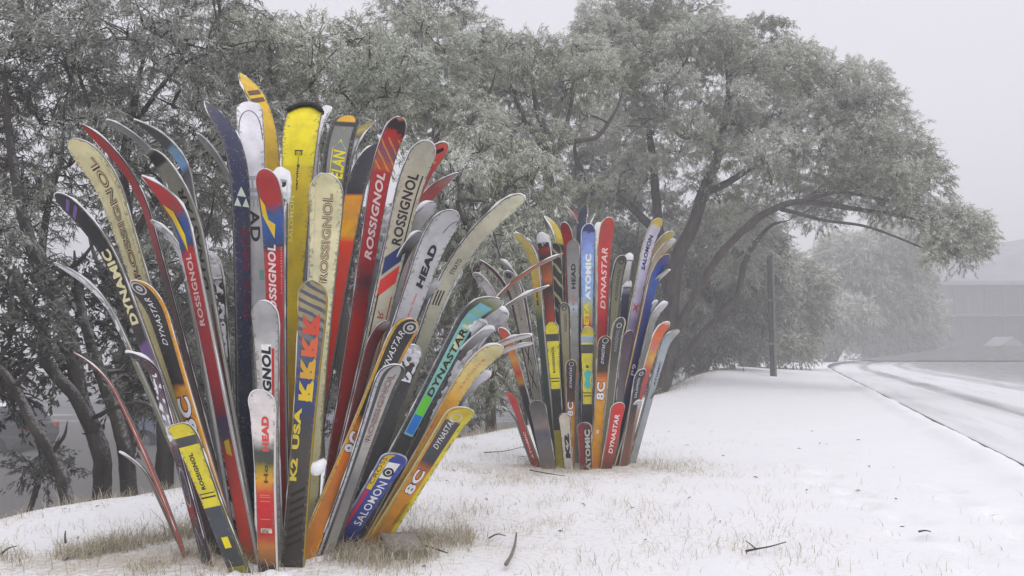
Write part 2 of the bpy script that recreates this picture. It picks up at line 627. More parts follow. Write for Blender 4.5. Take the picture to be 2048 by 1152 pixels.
def blades_geo(base, d, L, W, nrm):
    """narrow leaves seen from farther off: one triangle each, widest a third of the way down"""
    side = unit(np.cross(d, nrm))
    n = len(base)
    v = np.empty((n, 3, 3), np.float32)
    v[:, 0] = base + side * W[:, None]
    v[:, 1] = base - side * W[:, None] + d * (L * 0.25)[:, None]
    v[:, 2] = base + d * L[:, None]
    return v.reshape(-1, 3), np.arange(n * 3).reshape(n, 3)


def prism_geo(a, b, c, r0, r1):
    """thin three-sided twigs, a to c, swelling through b"""
    n = len(a)
    t = unit(c - a)
    ref = np.tile(np.array([0.3, 0.5, 0.81]), (n, 1))
    s1 = unit(np.cross(t, ref)); s2 = np.cross(t, s1)
    V = np.empty((n, 5, 3), np.float32)
    V[:, 0] = a + s1 * r0; V[:, 1] = a - s1 * r0
    V[:, 2] = b + s1 * r0 * 0.8; V[:, 3] = b - s1 * r0 * 0.4 + s2 * r0
    V[:, 4] = c
    o = (np.arange(n) * 5)[:, None]
    fs = [o + np.array(q) for q in ((0, 1, 3), (0, 3, 2), (2, 3, 4))]
    return V.reshape(-1, 3), np.concatenate(fs, 0)


def make_tree(name, label, stems, clumps, leaf_mat, bark_mat, twig_mat, dens=1.0, leafL=(0.055, 0.10), leafW=0.0062, droop=0.6,
              rime=(0.15, 0.95), hue=(0.0, 0.8), group=None, cat='tree', spray=0.30, nleaf=26, hang=0.55, bias_up=0.25, limb_name='limb', stem_k=10, thin=0.66):
    """stems: lists of (u, v, depth, radius_m) in photo pixels, first is the trunk, the rest limbs; clumps: (u, v, r_px, depth)"""
    limbs = []
    for st in stems:
        p = np.array([at(u, v, d) for u, v, d, r in st]); r = np.array([s[3] for s in st]) * thin; r[-1] = min(r[-1] * 0.3, 0.008)
        P = catmull(p, 6); Rr = np.interp(np.linspace(0, len(r) - 1, len(P)), np.arange(len(r)), r)
        k = np.arange(len(P))[:, None] * 0.24 + 13.1 * len(limbs)
        P = P + (np.concatenate([vnoise(np.concatenate([k + 5 * a, k * 0 + a, k * 0 + 3.3], 1))[:, None] for a in range(3)], 1) - 0.5) * (Rr[:, None] * 0.8 + 0.015)
        limbs.append((P, Rr))
    P, Rr = limbs[0]
    gz = ground_z1(P[0][0], P[0][1])
    if P[0][2] > gz - 0.05:      # root it
        ext = np.linspace(1, 0, 5)[:-1][:, None]
        d = P[0] - P[2]; d = d / (abs(d[2]) + 1e-6) if d[2] < 0 else np.array([0, 0, -1.0])
        root = P[0] + d * (P[0][2] - gz + 0.15)
        add = root * ext + P[0] * (1 - ext)
        Rr = np.concatenate([Rr[0] * (1 + 0.55 * ext[:, 0] ** 2), Rr]); P = np.vstack([add, P])
        limbs[0] = (P, Rr)
    t = empty(name, (P[0][0], P[0][1], ground_z1(P[0][0], P[0][1])))
    tag(t, label, cat, group)
    v, f = tube_geo(P, Rr, stem_k, True, 0.14)
    mesh_obj('trunk', np.array(v), f, bark_mat, t, smooth=True)
    for P_, R_ in limbs[1:]:
        v, f = tube_geo(P_, R_, 8, True, 0.12)
        mesh_obj(limb_name, np.array(v), f, bark_mat, t, smooth=True)
    allp = np.vstack([l[0] for l in limbs]); allr = np.concatenate([l[1] for l in limbs])
    # --- branches from the limbs out to each clump, then forks inside the clump
    LV, LF, LR, LH, lo = [], [], [], [], 0
    BV, BF, bo = [], [], 0
    TV, TF, to = [], [], 0
    for (u, v_, rpx, dep) in clumps:
        c = at(u, v_, dep)
        rad = rpx * dep / F_PX
        rr = np.array([rad, rad * 0.85, rad * 0.80])
        dd = np.linalg.norm((allp - c) * np.array([1, 1, 0.8]), axis=1) + 0.35 * np.maximum(0, allp[:, 2] - c[2])
        j = int(np.argmin(dd))
        a = allp[j]; r0 = min(allr[j] * 0.6, 0.012 + 0.028 * np.linalg.norm(c - a) / 1.5)
        mid1 = a + (c - a) * 0.4 + np.array([0, 0, 0.10]) * np.linalg.norm(c - a) + (rng.random(3) - 0.5) * 0.25 * np.linalg.norm(c - a)
        q = catmull([a, mid1, c - np.array([0, 0, rad * 0.25])], 6)
        vv, ff = tube_geo(q, np.linspace(r0, 0.010, len(q)), 4, False)
        BV.append(np.array(vv)); BF.append(np.array(ff) + bo); bo += len(vv)
        nf = max(6, int(13 * rad))
        tips = []
        for _ in range(nf):
            dv = unit(rng.normal(size=3) + np.array([0, 0, 0.45])); e = c + dv * rr * rng.uniform(0.55, 0.95)
            s = q[rng.integers(6, len(q))]
            m_ = (s + e) / 2 + np.array([0, 0, 0.12 * rad]) + (rng.random(3) - 0.5) * 0.2 * rad
            qq = catmull([s, m_, e], 4)
            vv, ff = tube_geo(qq, np.linspace(0.011, 0.004, len(qq)), 3, False)
            BV.append(np.array(vv)); BF.append(np.array(ff) + bo); bo += len(vv)
            tips.append(qq[3:])
        tips = np.vstack(tips)
        # --- sprays of leaves
        ns = max(14, int(DENS * dens * (150 * rad * rad + 60 * rad ** 3)))
        dv = rng.normal(size=(ns, 3)); dv[:, 2] += bias_up * 2; dv = unit(dv)
        sh = rng.uniform(0.2, 1.0, ns) ** 0.42
        # lumpy outline
        lump = 0.84 + 0.34 * vnoise(dv * 2.3 + np.array([u * .37, v_ * .61, dep]))
        s0 = c + dv * rr * (sh * lump)[:, None]
        sp = spray * rng.uniform(0.6, 1.3, ns)
        out = unit(dv * np.array([1, 1, 0.5]) + rng.normal(size=(ns, 3)) * 0.45 + np.array([0, 0, 0.15]))
        s1 = s0 + out * (sp * 0.5)[:, None] + np.array([0, 0, -0.05]) * droop * sp[:, None]
        s2 = s1 + (out * (1 - 0.75 * droop) + np.array([0, 0, -0.8 * droop])) * (sp * 0.5)[:, None]
        vv, ff = prism_geo(s0, s1, s2, 0.0042, 0.0020)
        TV.append(vv); TF.append(ff + to); to += len(vv)
        # some sprays tie back to a fork tip
        kt = rng.integers(0, len(tips), ns // 5)
        vv, ff = prism_geo(tips[kt], (tips[kt] + s0[:ns // 5]) / 2 + rng.normal(size=(ns // 5, 3)) * 0.04, s0[:ns // 5], 0.0055, 0.0035)
        TV.append(vv); TF.append(ff + to); to += len(vv)
        n = ns * nleaf
        si = np.repeat(np.arange(ns), nleaf)
        tt = rng.random(n) ** 0.8
        b_ = (1 - tt)[:, None] ** 2 * s0[si] + (2 * tt * (1 - tt))[:, None] * s1[si] + (tt ** 2)[:, None] * s2[si]
        d_ = unit(np.array([0, 0, -1.0]) * hang + out[si] * 0.55 + rng.normal(size=(n, 3)) * 0.42)
        L = rng.uniform(leafL[0], leafL[1], n)
        near = leafW > 0.0095 and dep < 7
        vv, ff = (leaves_geo if near else blades_geo)(b_ + rng.normal(size=(n, 3)) * 0.012, d_, L, leafW * rng.uniform(0.7, 1.3, n), rng.normal(size=(n, 3)))
        if near:
            ff = np.concatenate([ff[:, [0, 1, 2]], ff[:, [0, 2, 3]]], 0)
        kv = 4 if near else 3
        LV.append(vv); LF.append(ff + lo); lo += len(vv)
        cl = rng.normal() * 0.15
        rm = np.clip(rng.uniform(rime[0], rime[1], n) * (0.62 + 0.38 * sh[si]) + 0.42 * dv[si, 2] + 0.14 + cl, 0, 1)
        hu = np.clip(rng.uniform(hue[0], hue[1], n) + rng.normal() * 0.30, 0, 1)
        LR.append(np.repeat(rm, kv)); LH.append(np.repeat(hu, kv))
    if clumps:
        mesh_obj('branches', np.vstack(BV), np.vstack(BF), bark_mat, t, smooth=True)['kind'] = 'stuff'
        mesh_obj('twigs', np.vstack(TV), np.vstack(TF), twig_mat, t)['kind'] = 'stuff'
        cr = mesh_obj('crown', np.vstack(LV), np.vstack(LF), leaf_mat, t, attr={'rime': np.concatenate(LR), 'hue': np.concatenate(LH)})
        cr['kind'] = 'stuff'
    return t


# --- the big leaning snow gum on the right
out_r = [(1215, 45, 62, 15.5), (1290, 20, 62, 15.2), (1370, 15, 60, 15.5), (1350, 80, 70, 15.0), (1450, 90, 60, 15.0), (1520, 85, 60, 15.4), (1580, 130, 60, 15.0), (1655, 160, 55, 15.2),
         (1720, 165, 52, 15.4), (1750, 210, 52, 15.0), (1690, 215, 55, 14.6), (1785, 265, 55, 15.0), (1740, 290, 62, 14.4), (1820, 320, 56, 14.8), (1845, 370, 52, 14.6), (1790, 370, 58, 14.2),
         (1720, 370, 58, 14.2), (1770, 405, 40, 14.2), (1915, 455, 52, 14.2), (1930, 490, 46, 14.0), (1890, 500, 44, 14.0), (1885, 430, 30, 14.2), (1905, 478, 48, 14.3), (1945, 465, 34, 14.1), (1925, 510, 34, 14.1), (1870, 470, 26, 14.1), (1845, 425, 34, 14.4), (1805, 432, 28, 14.4), (1860, 445, 26, 14.2), (1760, 425, 26, 14.5)]
poly_r = [(1190, 60), (1300, 30), (1420, 60), (1560, 130), (1660, 180), (1720, 260), (1760, 340), (1690, 395), (1590, 390), (1500, 350), (1420, 300), (1330, 270), (1240, 270), (1180, 230)]
low_r = [(1470, 400), (1640, 410), (1640, 450), (1540, 470), (1500, 600), (1440, 560)]
cl = out_r + fill(poly_r, (13.8, 17.0), (32, 52), 60, 1.0) + fill([(1170, 250), (1420, 300), (1520, 380), (1430, 430), (1300, 380), (1180, 400)], (14.2, 15.6), (26, 40), 9, 1.1) + fill(low_r, (15.5, 18), (34, 46), 5, 1.0)
stems = [
    [(1322, 800, 15.8, .21), (1335, 700, 15.7, .19), (1345, 600, 15.6, .175), (1365, 500, 15.5, .16), (1405, 400, 15.4, .135), (1440, 300, 15.3, .10), (1455, 200, 15.2, .06), (1450, 110, 15.2, .03)],
    [(1345, 590, 15.6, .15), (1320, 500, 15.8, .13), (1312, 420, 15.9, .115), (1308, 330, 16, .095), (1290, 220, 16, .06), (1280, 110, 15.8, .03)],
    [(1318, 470, 15.8, .11), (1265, 415, 15.4, .09), (1210, 380, 15.2, .08), (1165, 345, 15.0, .065), (1150, 290, 15.0, .04), (1170, 230, 15, .025)],
    [(1340, 690, 15.7, .11), (1385, 600, 15.3, .095), (1450, 500, 15.0, .085), (1520, 430, 14.8, .075), (1600, 405, 14.6, .07), (1700, 415, 14.5, .05), (1800, 430, 14.3, .04), (1890, 455, 14.2, .02)],
    [(1345, 740, 15.7, .09), (1410, 660, 15.4, .075), (1470, 600, 15.4, .065), (1490, 520, 15.6, .07), (1530, 460, 15.8, .05), (1580, 440, 15.9, .03)],
    [(1415, 380, 15.4, .09), (1500, 340, 15, .075), (1580, 300, 14.8, .06), (1650, 260, 14.8, .045), (1700, 210, 14.9, .025)],
    [(1560, 420, 14.7, .05), (1650, 440, 14.4, .035), (1740, 455, 14.3, .028), (1830, 490, 14.1, .02), (1890, 520, 14, .012)],
    [(1600, 405, 14.6, .05), (1680, 385, 14.4, .04), (1770, 400, 14.3, .03), (1860, 415, 14.2, .015)],
    [(1440, 300, 15.3, .07), (1390, 270, 15, .055), (1370, 275, 14.9, .04), (1330, 245, 14.9, .02)],
]
make_tree('snow_gum', 'big leaning snow gum with rime-white crown hanging over the snow on the right', stems, cl, M_LEAF, M_BARK, M_TWIG, dens=1.0, rime=(0.1, 0.95), hue=(0.1, 0.75), thin=0.85)

# --- middle gums behind the ski fans
poly_m = [(720, 30), (860, -10), (960, 40), (1060, 60), (1180, 60), (1200, 150), (1160, 240), (1060, 300), (960, 290), (880, 240), (780, 200), (700, 130)]
top_m = [(870, 20, 62, 12.0), (940, 75, 58, 12.2), (1010, 105, 48, 12.3), (1075, 105, 44, 12.4), (1135, 120, 46, 12.6), (1180, 110, 42, 12.6), (800, 40, 60, 12.0)]
stems = [
    [(1115, 760, 12.2, .17), (1108, 620, 12.2, .15), (1102, 500, 12.1, .14), (1100, 420, 12.1, .135), (1096, 330, 12.0, .125), (1100, 280, 12.0, .11), (1070, 200, 12, .06), (1060, 110, 12, .03)],
    [(1102, 300, 12.0, .08), (1150, 285, 12.0, .065), (1195, 270, 12.2, .055), (1235, 215, 12.4, .035), (1250, 150, 12.5, .02)],
    [(1096, 310, 12.0, .07), (1050, 240, 12.2, .05), (1020, 170, 12.2, .035), (1000, 90, 12.2, .02)],
    [(1100, 330, 12.0, .06), (1135, 240, 12.1, .05), (1150, 150, 12.1, .035), (1140, 90, 12.1, .02)],
]
half = fill([(940, 110), (1060, 130), (1190, 130), (1200, 170), (1160, 240), (1060, 300), (960, 290), (930, 160)], (11.2, 13.5), (38, 58), 26, 1.0)
make_tree('snow_gum', 'frosted snow gum with forked upright trunk directly behind the smaller ski fan', stems, top_m[2:6] + half, M_LEAF, M_BARK, M_TWIG, dens=1.0, rime=(0.12, 0.95), hue=(0.0, 0.7))
stems = [
    [(905, 800, 10.6, .15), (900, 640, 10.6, .13), (892, 500, 10.6, .12), (880, 400, 10.6, .105), (878, 300, 10.6, .09), (868, 200, 10.6, .06), (872, 90, 10.6, .03)],
    [(880, 420, 10.6, .07), (850, 340, 10.5, .055), (820, 260, 10.5, .045), (770, 170, 10.4, .03), (730, 90, 10.4, .02)],
    [(878, 330, 10.6, .06), (940, 250, 10.8, .045), (980, 180, 10.8, .03), (1000, 120, 10.8, .02)],
    [(892, 500, 10.6, .06), (930, 400, 10.8, .05), (965, 310, 11, .035), (975, 230, 11, .02)],
]
half = fill([(700, 110), (830, 40), (960, 90), (970, 280), (880, 260), (780, 230), (690, 160)], (9.8, 11.6), (42, 64), 22, 1.0)
make_tree('snow_gum', 'frosted snow gum with slender dark stems behind the right half of the big ski fan', stems, top_m[:2] + top_m[6:] + half, M_LEAF, M_BARK, M_TWIG, dens=1.0, rime=(0.12, 0.95), hue=(0.0, 0.75))

# low drooping gum between the two fans
stems = [
    [(985, 860, 8.6, .09), (975, 740, 8.6, .08), (960, 620, 8.5, .07), (950, 500, 8.4, .055), (945, 400, 8.4, .04), (950, 320, 8.4, .02)],
    [(950, 480, 8.4, .035), (900, 420, 8.3, .03), (860, 390, 8.2, .02)],
    [(950, 450, 8.4, .035), (1010, 380, 8.4, .03), (1050, 350, 8.3, .02)],
    [(930, 450, 8.1, .035), (915, 405, 8.0, .03), (940, 400, 7.9, .028), (985, 405, 7.9, .02)],
]
cl = fill([(870, 330), (960, 290), (1050, 310), (1090, 400), (1070, 500), (960, 560), (880, 500)], (7.8, 9.2), (45, 75), 20, 0.8) + \
    fill([(880, 520), (1050, 500), (1060, 760), (960, 800), (880, 700)], (8.4, 9.6), (45, 70), 14, 0.85)
make_tree('snow_gum', 'low weeping gum with olive frosted foliage filling the gap between the two ski fans', stems, cl, M_LEAF, M_BARK, M_TWIG, dens=0.85, rime=(0.05, 0.75), hue=(0.25, 1.0), droop=0.9, hang=0.9, leafL=(0.045, 0.085), leafW=0.0055)

# --- left gums, nearer and darker
stems = [
    [(700, 980, 7.6, .14), (690, 820, 7.7, .13), (680, 600, 7.8, .12), (660, 420, 7.9, .10), (650, 280, 8, .08), (620, 150, 8, .05), (600, 40, 8, .025)],
    [(655, 380, 7.9, .06), (700, 260, 7.9, .045), (735, 160, 7.9, .03), (740, 60, 7.9, .02)],
    [(655, 330, 7.9, .06), (590, 240, 7.7, .045), (540, 160, 7.6, .03), (500, 80, 7.6, .02)],
]
cl = [(500, 70, 60, 7.8), (575, 95, 55, 8.0), (640, 85, 52, 8.2), (705, 90, 50, 8.2), (540, 120, 60, 7.6)] + fill([(440, 70), (560, 110), (700, 120), (800, 110), (810, 180), (760, 300), (560, 330), (430, 260)], (7.0, 8.6), (50, 80), 25, 0.95)
make_tree('snow_gum', 'frosted snow gum with weeping tufts above and behind the middle of the big ski fan', stems, cl, M_LEAF, M_BARK_DARK, M_TWIG, dens=0.95, rime=(0.05, 0.9), hue=(0.05, 0.8), leafL=(0.045, 0.085), leafW=0.0055, nleaf=28)

stems = [
    [(330, 940, 6.2, .13), (325, 860, 6.2, .12), (318, 760, 6.3, .11), (290, 620, 6.3, .105), (262, 480, 6.4, .095), (250, 340, 6.4, .08), (270, 200, 6.5, .055), (300, 70, 6.5, .03)],
    [(262, 480, 6.4, .055), (330, 380, 6.4, .045), (400, 290, 6.5, .035), (440, 190, 6.5, .02)],
    [(250, 360, 6.4, .05), (200, 260, 6.3, .04), (160, 160, 6.3, .025), (140, 60, 6.3, .015)],
    [(300, 660, 6.3, .05), (360, 560, 6.6, .04), (410, 470, 6.7, .03), (430, 380, 6.7, .02)],
    [(265, 250, 6.5, .04), (350, 140, 6.4, .03), (440, 100, 6.3, .022), (520, 80, 6.3, .012)],
]
cl = fill([(150, -20), (420, -20), (540, 100), (520, 280), (470, 420), (330, 420), (200, 330), (140, 160)], (5.9, 7.6), (50, 85), 27, 0.95)
make_tree('snow_gum', 'dark snow gum whose straight trunk stands beside the edge-on red ski', stems, cl, M_LEAF_DARK, M_BARK_DARK, M_TWIG, dens=0.8, rime=(0.05, 0.9), hue=(0.0, 0.8), leafL=(0.040, 0.080), leafW=0.0052, thin=0.52, nleaf=32, spray=0.32)

stems = [
    [(205, 960, 5.7, .12), (195, 900, 5.7, .115), (165, 800, 5.7, .105), (150, 700, 5.7, .10), (110, 590, 5.8, .095), (70, 500, 5.8, .085), (40, 400, 5.9, .07), (20, 260, 6, .05), (10, 120, 6, .03)],
    [(150, 700, 5.7, .075), (125, 640, 5.8, .07), (85, 520, 6.0, .06), (95, 420, 6.1, .045), (120, 320, 6.1, .03), (130, 200, 6.1, .02)],
    [(190, 860, 5.7, .09), (150, 790, 5.6, .08), (100, 740, 5.6, .075), (92, 690, 5.6, .07), (70, 630, 5.6, .06), (30, 560, 5.7, .05), (-20, 500, 5.7, .035)],
    [(100, 570, 5.8, .04), (160, 520, 5.7, .03), (200, 470, 5.7, .02)],
    [(175, 840, 5.7, .035), (230, 815, 5.5, .03), (290, 810, 5.4, .025), (330, 850, 5.3, .018)],
]
cl = fill([(-60, -20), (160, -20), (190, 160), (180, 330), (60, 420), (-60, 420)], (5.6, 7.4), (50, 85), 22, 0.95) + fill([(-40, 400), (110, 400), (100, 520), (-40, 540)], (5.4, 6.2), (45, 65), 5, 0.9)
make_tree('snow_gum', 'dark crooked snow gum leaning to the left edge, twin trunks rising from the bank', stems, cl, M_LEAF_DARK, M_BARK_DARK, M_TWIG_DARK, dens=0.75, rime=(0.0, 0.8), hue=(0.0, 0.8), leafL=(0.040, 0.080), leafW=0.0052, thin=0.52, nleaf=32, spray=0.32)

stems = [
    [(130, 985, 5.15, .075), (110, 930, 5.2, .07), (75, 860, 5.2, .062), (45, 800, 5.3, .055), (20, 760, 5.3, .05), (-30, 700, 5.4, .04)],
    [(255, 950, 6.0, .10), (240, 880, 6.0, .09), (215, 780, 6.1, .08), (185, 690, 6.1, .07), (160, 600, 6.2, .06), (150, 500, 6.2, .04)],
    [(100, 915, 5.2, .03), (125, 880, 5.2, .022), (135, 840, 5.2, .012)],
]
cl = fill([(-40, 560), (60, 560), (130, 640), (60, 800), (-40, 830)], (5.0, 6.2), (40, 60), 11, 0.85)
make_tree('snow_gum', 'young gum with drooping dark leaves, its thin stem bent left over the lower road', stems[:1] + stems[2:], cl, M_LEAF_SHRUB, M_BARK_DARK, M_TWIG_DARK, dens=0.75, rime=(0.0, 0.7), leafL=(0.04, 0.075), leafW=0.010, spray=0.35, hang=0.4, droop=0.5, thin=0.55)
cl = fill([(150, 520), (260, 560), (290, 720), (250, 820), (180, 760), (140, 640)], (6.2, 7.0), (32, 50), 9, 0.9)
make_tree('snow_gum', 'slim dark gum with sparse broad leaves between the two thick left trunks', stems[1:2], cl, M_LEAF_SHRUB, M_BARK_DARK, M_TWIG_DARK, dens=0.65, rime=(0.0, 0.6), leafL=(0.04, 0.075), leafW=0.010, spray=0.35, hang=0.4, droop=0.5, thin=0.55)

# low shrubs along the bank edge and the thicket on the slope behind the fans
def shrub(u, v, d, clumps, label, mat, dens=0.9, **kw):
    stems = [[(u, v + 40, d, .03), (u + 6, v, d, .025), (u - 4, v - 60, d, .015)], [(u, v + 20, d, .02), (u + 30, v - 30, d, .012), (u + 45, v - 60, d, .008)]]
    make_tree('shrub', label, stems, clumps, mat, M_BARK_DARK, M_TWIG_DARK, dens=dens, cat='shrub', **kw)


shrub(75, 930, 6.2, [(55, 930, 26, 6.2), (85, 915, 28, 6.3), (115, 945, 24, 6.1), (75, 955, 26, 6.0)], 'small bare-twigged shrub at the foot of the thin left trunk', M_LEAF_SHRUB, 0.7, spray=0.2, leafL=(0.03, 0.05), rime=(0.2, 0.8))
B_ = dict(rime=(0.0, 0.75), hue=(0.0, 0.7), leafL=(0.08, 0.14), leafW=0.011)
thick = [
    (250, 620, 10.5, [(260, 420), (440, 380), (480, 560), (430, 760), (290, 780), (240, 640)], 'dim grey tree seen between the dark left trunks'),
    (430, 760, 11.0, [(300, 720), (420, 560), (520, 600), (520, 800), (380, 860), (300, 820)], 'grey-green thicket tree standing behind the left half of the big ski fan'),
    (640, 760, 12.0, [(520, 420), (700, 420), (740, 640), (700, 860), (540, 860)], 'grey-green thicket tree standing behind the middle of the big ski fan'),
    (830, 740, 12.5, [(740, 420), (900, 460), (930, 640), (930, 830), (760, 840)], 'grey-green thicket tree standing behind the right half of the big ski fan'),
    (1050, 720, 15.0, [(930, 560), (1100, 460), (1190, 520), (1190, 780), (960, 820)], 'foggy thicket tree behind the left half of the smaller ski fan'),
    (1210, 640, 21.0, [(1110, 300), (1330, 330), (1370, 480), (1330, 640), (1150, 620)], 'tall foggy tree seen through the open limbs of the big leaning gum'),
    (1260, 700, 18.5, [(1180, 440), (1290, 480), (1330, 640), (1310, 770), (1180, 780)], 'foggy thicket tree behind the right half of the smaller ski fan'),
]
for (u, v, d, poly, lab) in thick:
    cl = fill(poly, (d - 0.8, d + 1.2), (40, 62), 19, 1.0)
    stems = [[(u, v + 120, d, .11), (u - 8, v, d, .10), (u + 6, v - 140, d, .07), (u + 20, v - 260, d, .03)], [(u, v - 20, d, .06), (u + 50, v - 120, d, .045), (u + 70, v - 220, d, .02)], [(u, v, d, .06), (u - 60, v - 110, d, .04), (u - 80, v - 210, d, .02)]]
    make_tree('thicket_tree', lab, stems, cl, M_LEAF_DARK, M_BARK, M_TWIG, dens=0.5, cat='tree', group='trees on the slope below the bank', **B_)

# foggy trees further along the bank, right of the big gum
far = [
    (1430, 720, 23.5, [(1360, 450), (1440, 430), (1530, 470), (1540, 640), (1480, 690), (1370, 730)], 24, 'foggy grey tree just left of the snow pole'),
    (1530, 700, 30, [(1440, 560), (1560, 500), (1620, 560), (1620, 690), (1460, 715)], 17, 'foggy grey tree right behind the snow pole'),
    (1690, 700, 52, [(1600, 560), (1680, 500), (1790, 475), (1800, 540), (1850, 560), (1800, 620), (1720, 640), (1640, 670), (1600, 670)], 17, 'pale fog-bound tree between the snow pole and the distant building'),
    (1800, 702, 68, [(1720, 640), (1790, 590), (1840, 610), (1830, 690), (1740, 690)], 8, 'small pale tree fading into the fog beside the distant building'),
]
for (u, v, d, poly, n, lab) in far:
    cl = fill(poly, (d - 1.5, d + 1.5), (30, 48), n, 0.85)
    f_ = d / 30.0
    stems = [[(u - 18, v + 12, d, .20 * f_), (u - 12, v - 10, d, .18 * f_), (u + 15, v - 70, d, .12 * f_), (u + 40, v - 140, d, .05 * f_)], [(u - 8, v - 25, d, .10 * f_), (u + 45, v - 80, d, .07 * f_), (u + 90, v - 120, d, .04 * f_)], [(u - 12, v - 20, d, .10 * f_), (u - 40, v - 80, d, .07 * f_), (u - 50, v - 130, d, .03 * f_)]]
    make_tree('fog_tree', lab, stems, cl, M_LEAF_DARK if d < 24 else M_LEAF, M_BARK, M_TWIG, dens=0.8 * 30.0 / d, rime=(0.05, 0.8), leafL=(0.005 * d, 0.009 * d), leafW=0.0007 * d, nleaf=14, spray=0.025 * d, thin=1.0, group='trees fading into the fog')
# ------------------------------------------------------------------ skis
def srgb(r, g, b, k=1.2):
    def f(c):
        c = c / 255.0
        c = c / 12.92 if c <= 0.04045 else ((c + 0.055) / 1.055) ** 2.4
        return min(0.85, c * k)
    return (f(r), f(g), f(b))


WHITE = srgb(214, 212, 220); BLACK = srgb(34, 33, 36); DGREY = srgb(62, 62, 64); GREY = srgb(150, 150, 148); LGREY = srgb(182, 181, 180)
RED = srgb(176, 34, 36); DRED = srgb(112, 26, 34); YEL = srgb(218, 196, 20, 1.3); GOLD = srgb(214, 150, 24); ORANGE = srgb(206, 110, 24)
CREAM = srgb(214, 206, 160); NAVY = srgb(28, 36, 70); BLUE = srgb(30, 70, 160); TAN = srgb(176, 168, 148); OLIVE = srgb(120, 116, 92)
TEAL = srgb(60, 140, 140); LBLUE = srgb(120, 165, 215); LILAC = srgb(196, 190, 216); GREEN = srgb(90, 190, 40); PURPLE = srgb(112, 84, 140); BROWN = srgb(96, 66, 44)
PINK = srgb(196, 150, 146); SNOWC = (0.84, 0.84, 0.86)

_PM = {}


def paint(c, name='ski_print', rough=0.5):
    """flat printed ink, a little worn"""
    k = (tuple(round(x, 3) for x in c), rough)
    if k not in _PM:
        _PM[k] = worn_ink(name, c, rough)
    return _PM[k]


def worn_ink(name, c, rough):
    m = NT(name)
    geo = m.n('ShaderNodeNewGeometry').outputs['Position']
    mp = m.n('ShaderNodeMapping'); m.l(geo, mp.inputs[0]); mp.inputs['Scale'].default_value = (70, 70, 9)
    n1 = m.noise(geo, 45.0, 5, 0.7); n2 = m.noise(mp.outputs[0], 1.0, 4, 0.7); n3 = m.noise(geo, 9.0, 3, 0.6)
    k = m.ramp(m.math('ADD', m.math('MULTIPLY', n1, 0.6), m.math('MULTIPLY', n2, 0.4)), [(0.56, 0.0), (0.66, 0.55)])
    a = m.mix(m.ramp(n3, [(0.35, 0.28), (0.65, 0.0)]), c, tuple(x * 0.55 + 0.02 for x in c))
    m.col(m.mix(k, a, tuple(x * 0.45 + 0.10 for x in c)))
    m.rough(rough, 0.3)
    return m.m


M_STEEL = simple_mat('ski_edge_steel', (0.17, 0.165, 0.16), 0.5, 0.4, 0.45, 90, metal=0.3)
M_RIME = simple_mat('rime_snow', (0.84, 0.84, 0.86), 0.8, 0.2, 0.03, 60, bump=0.6)


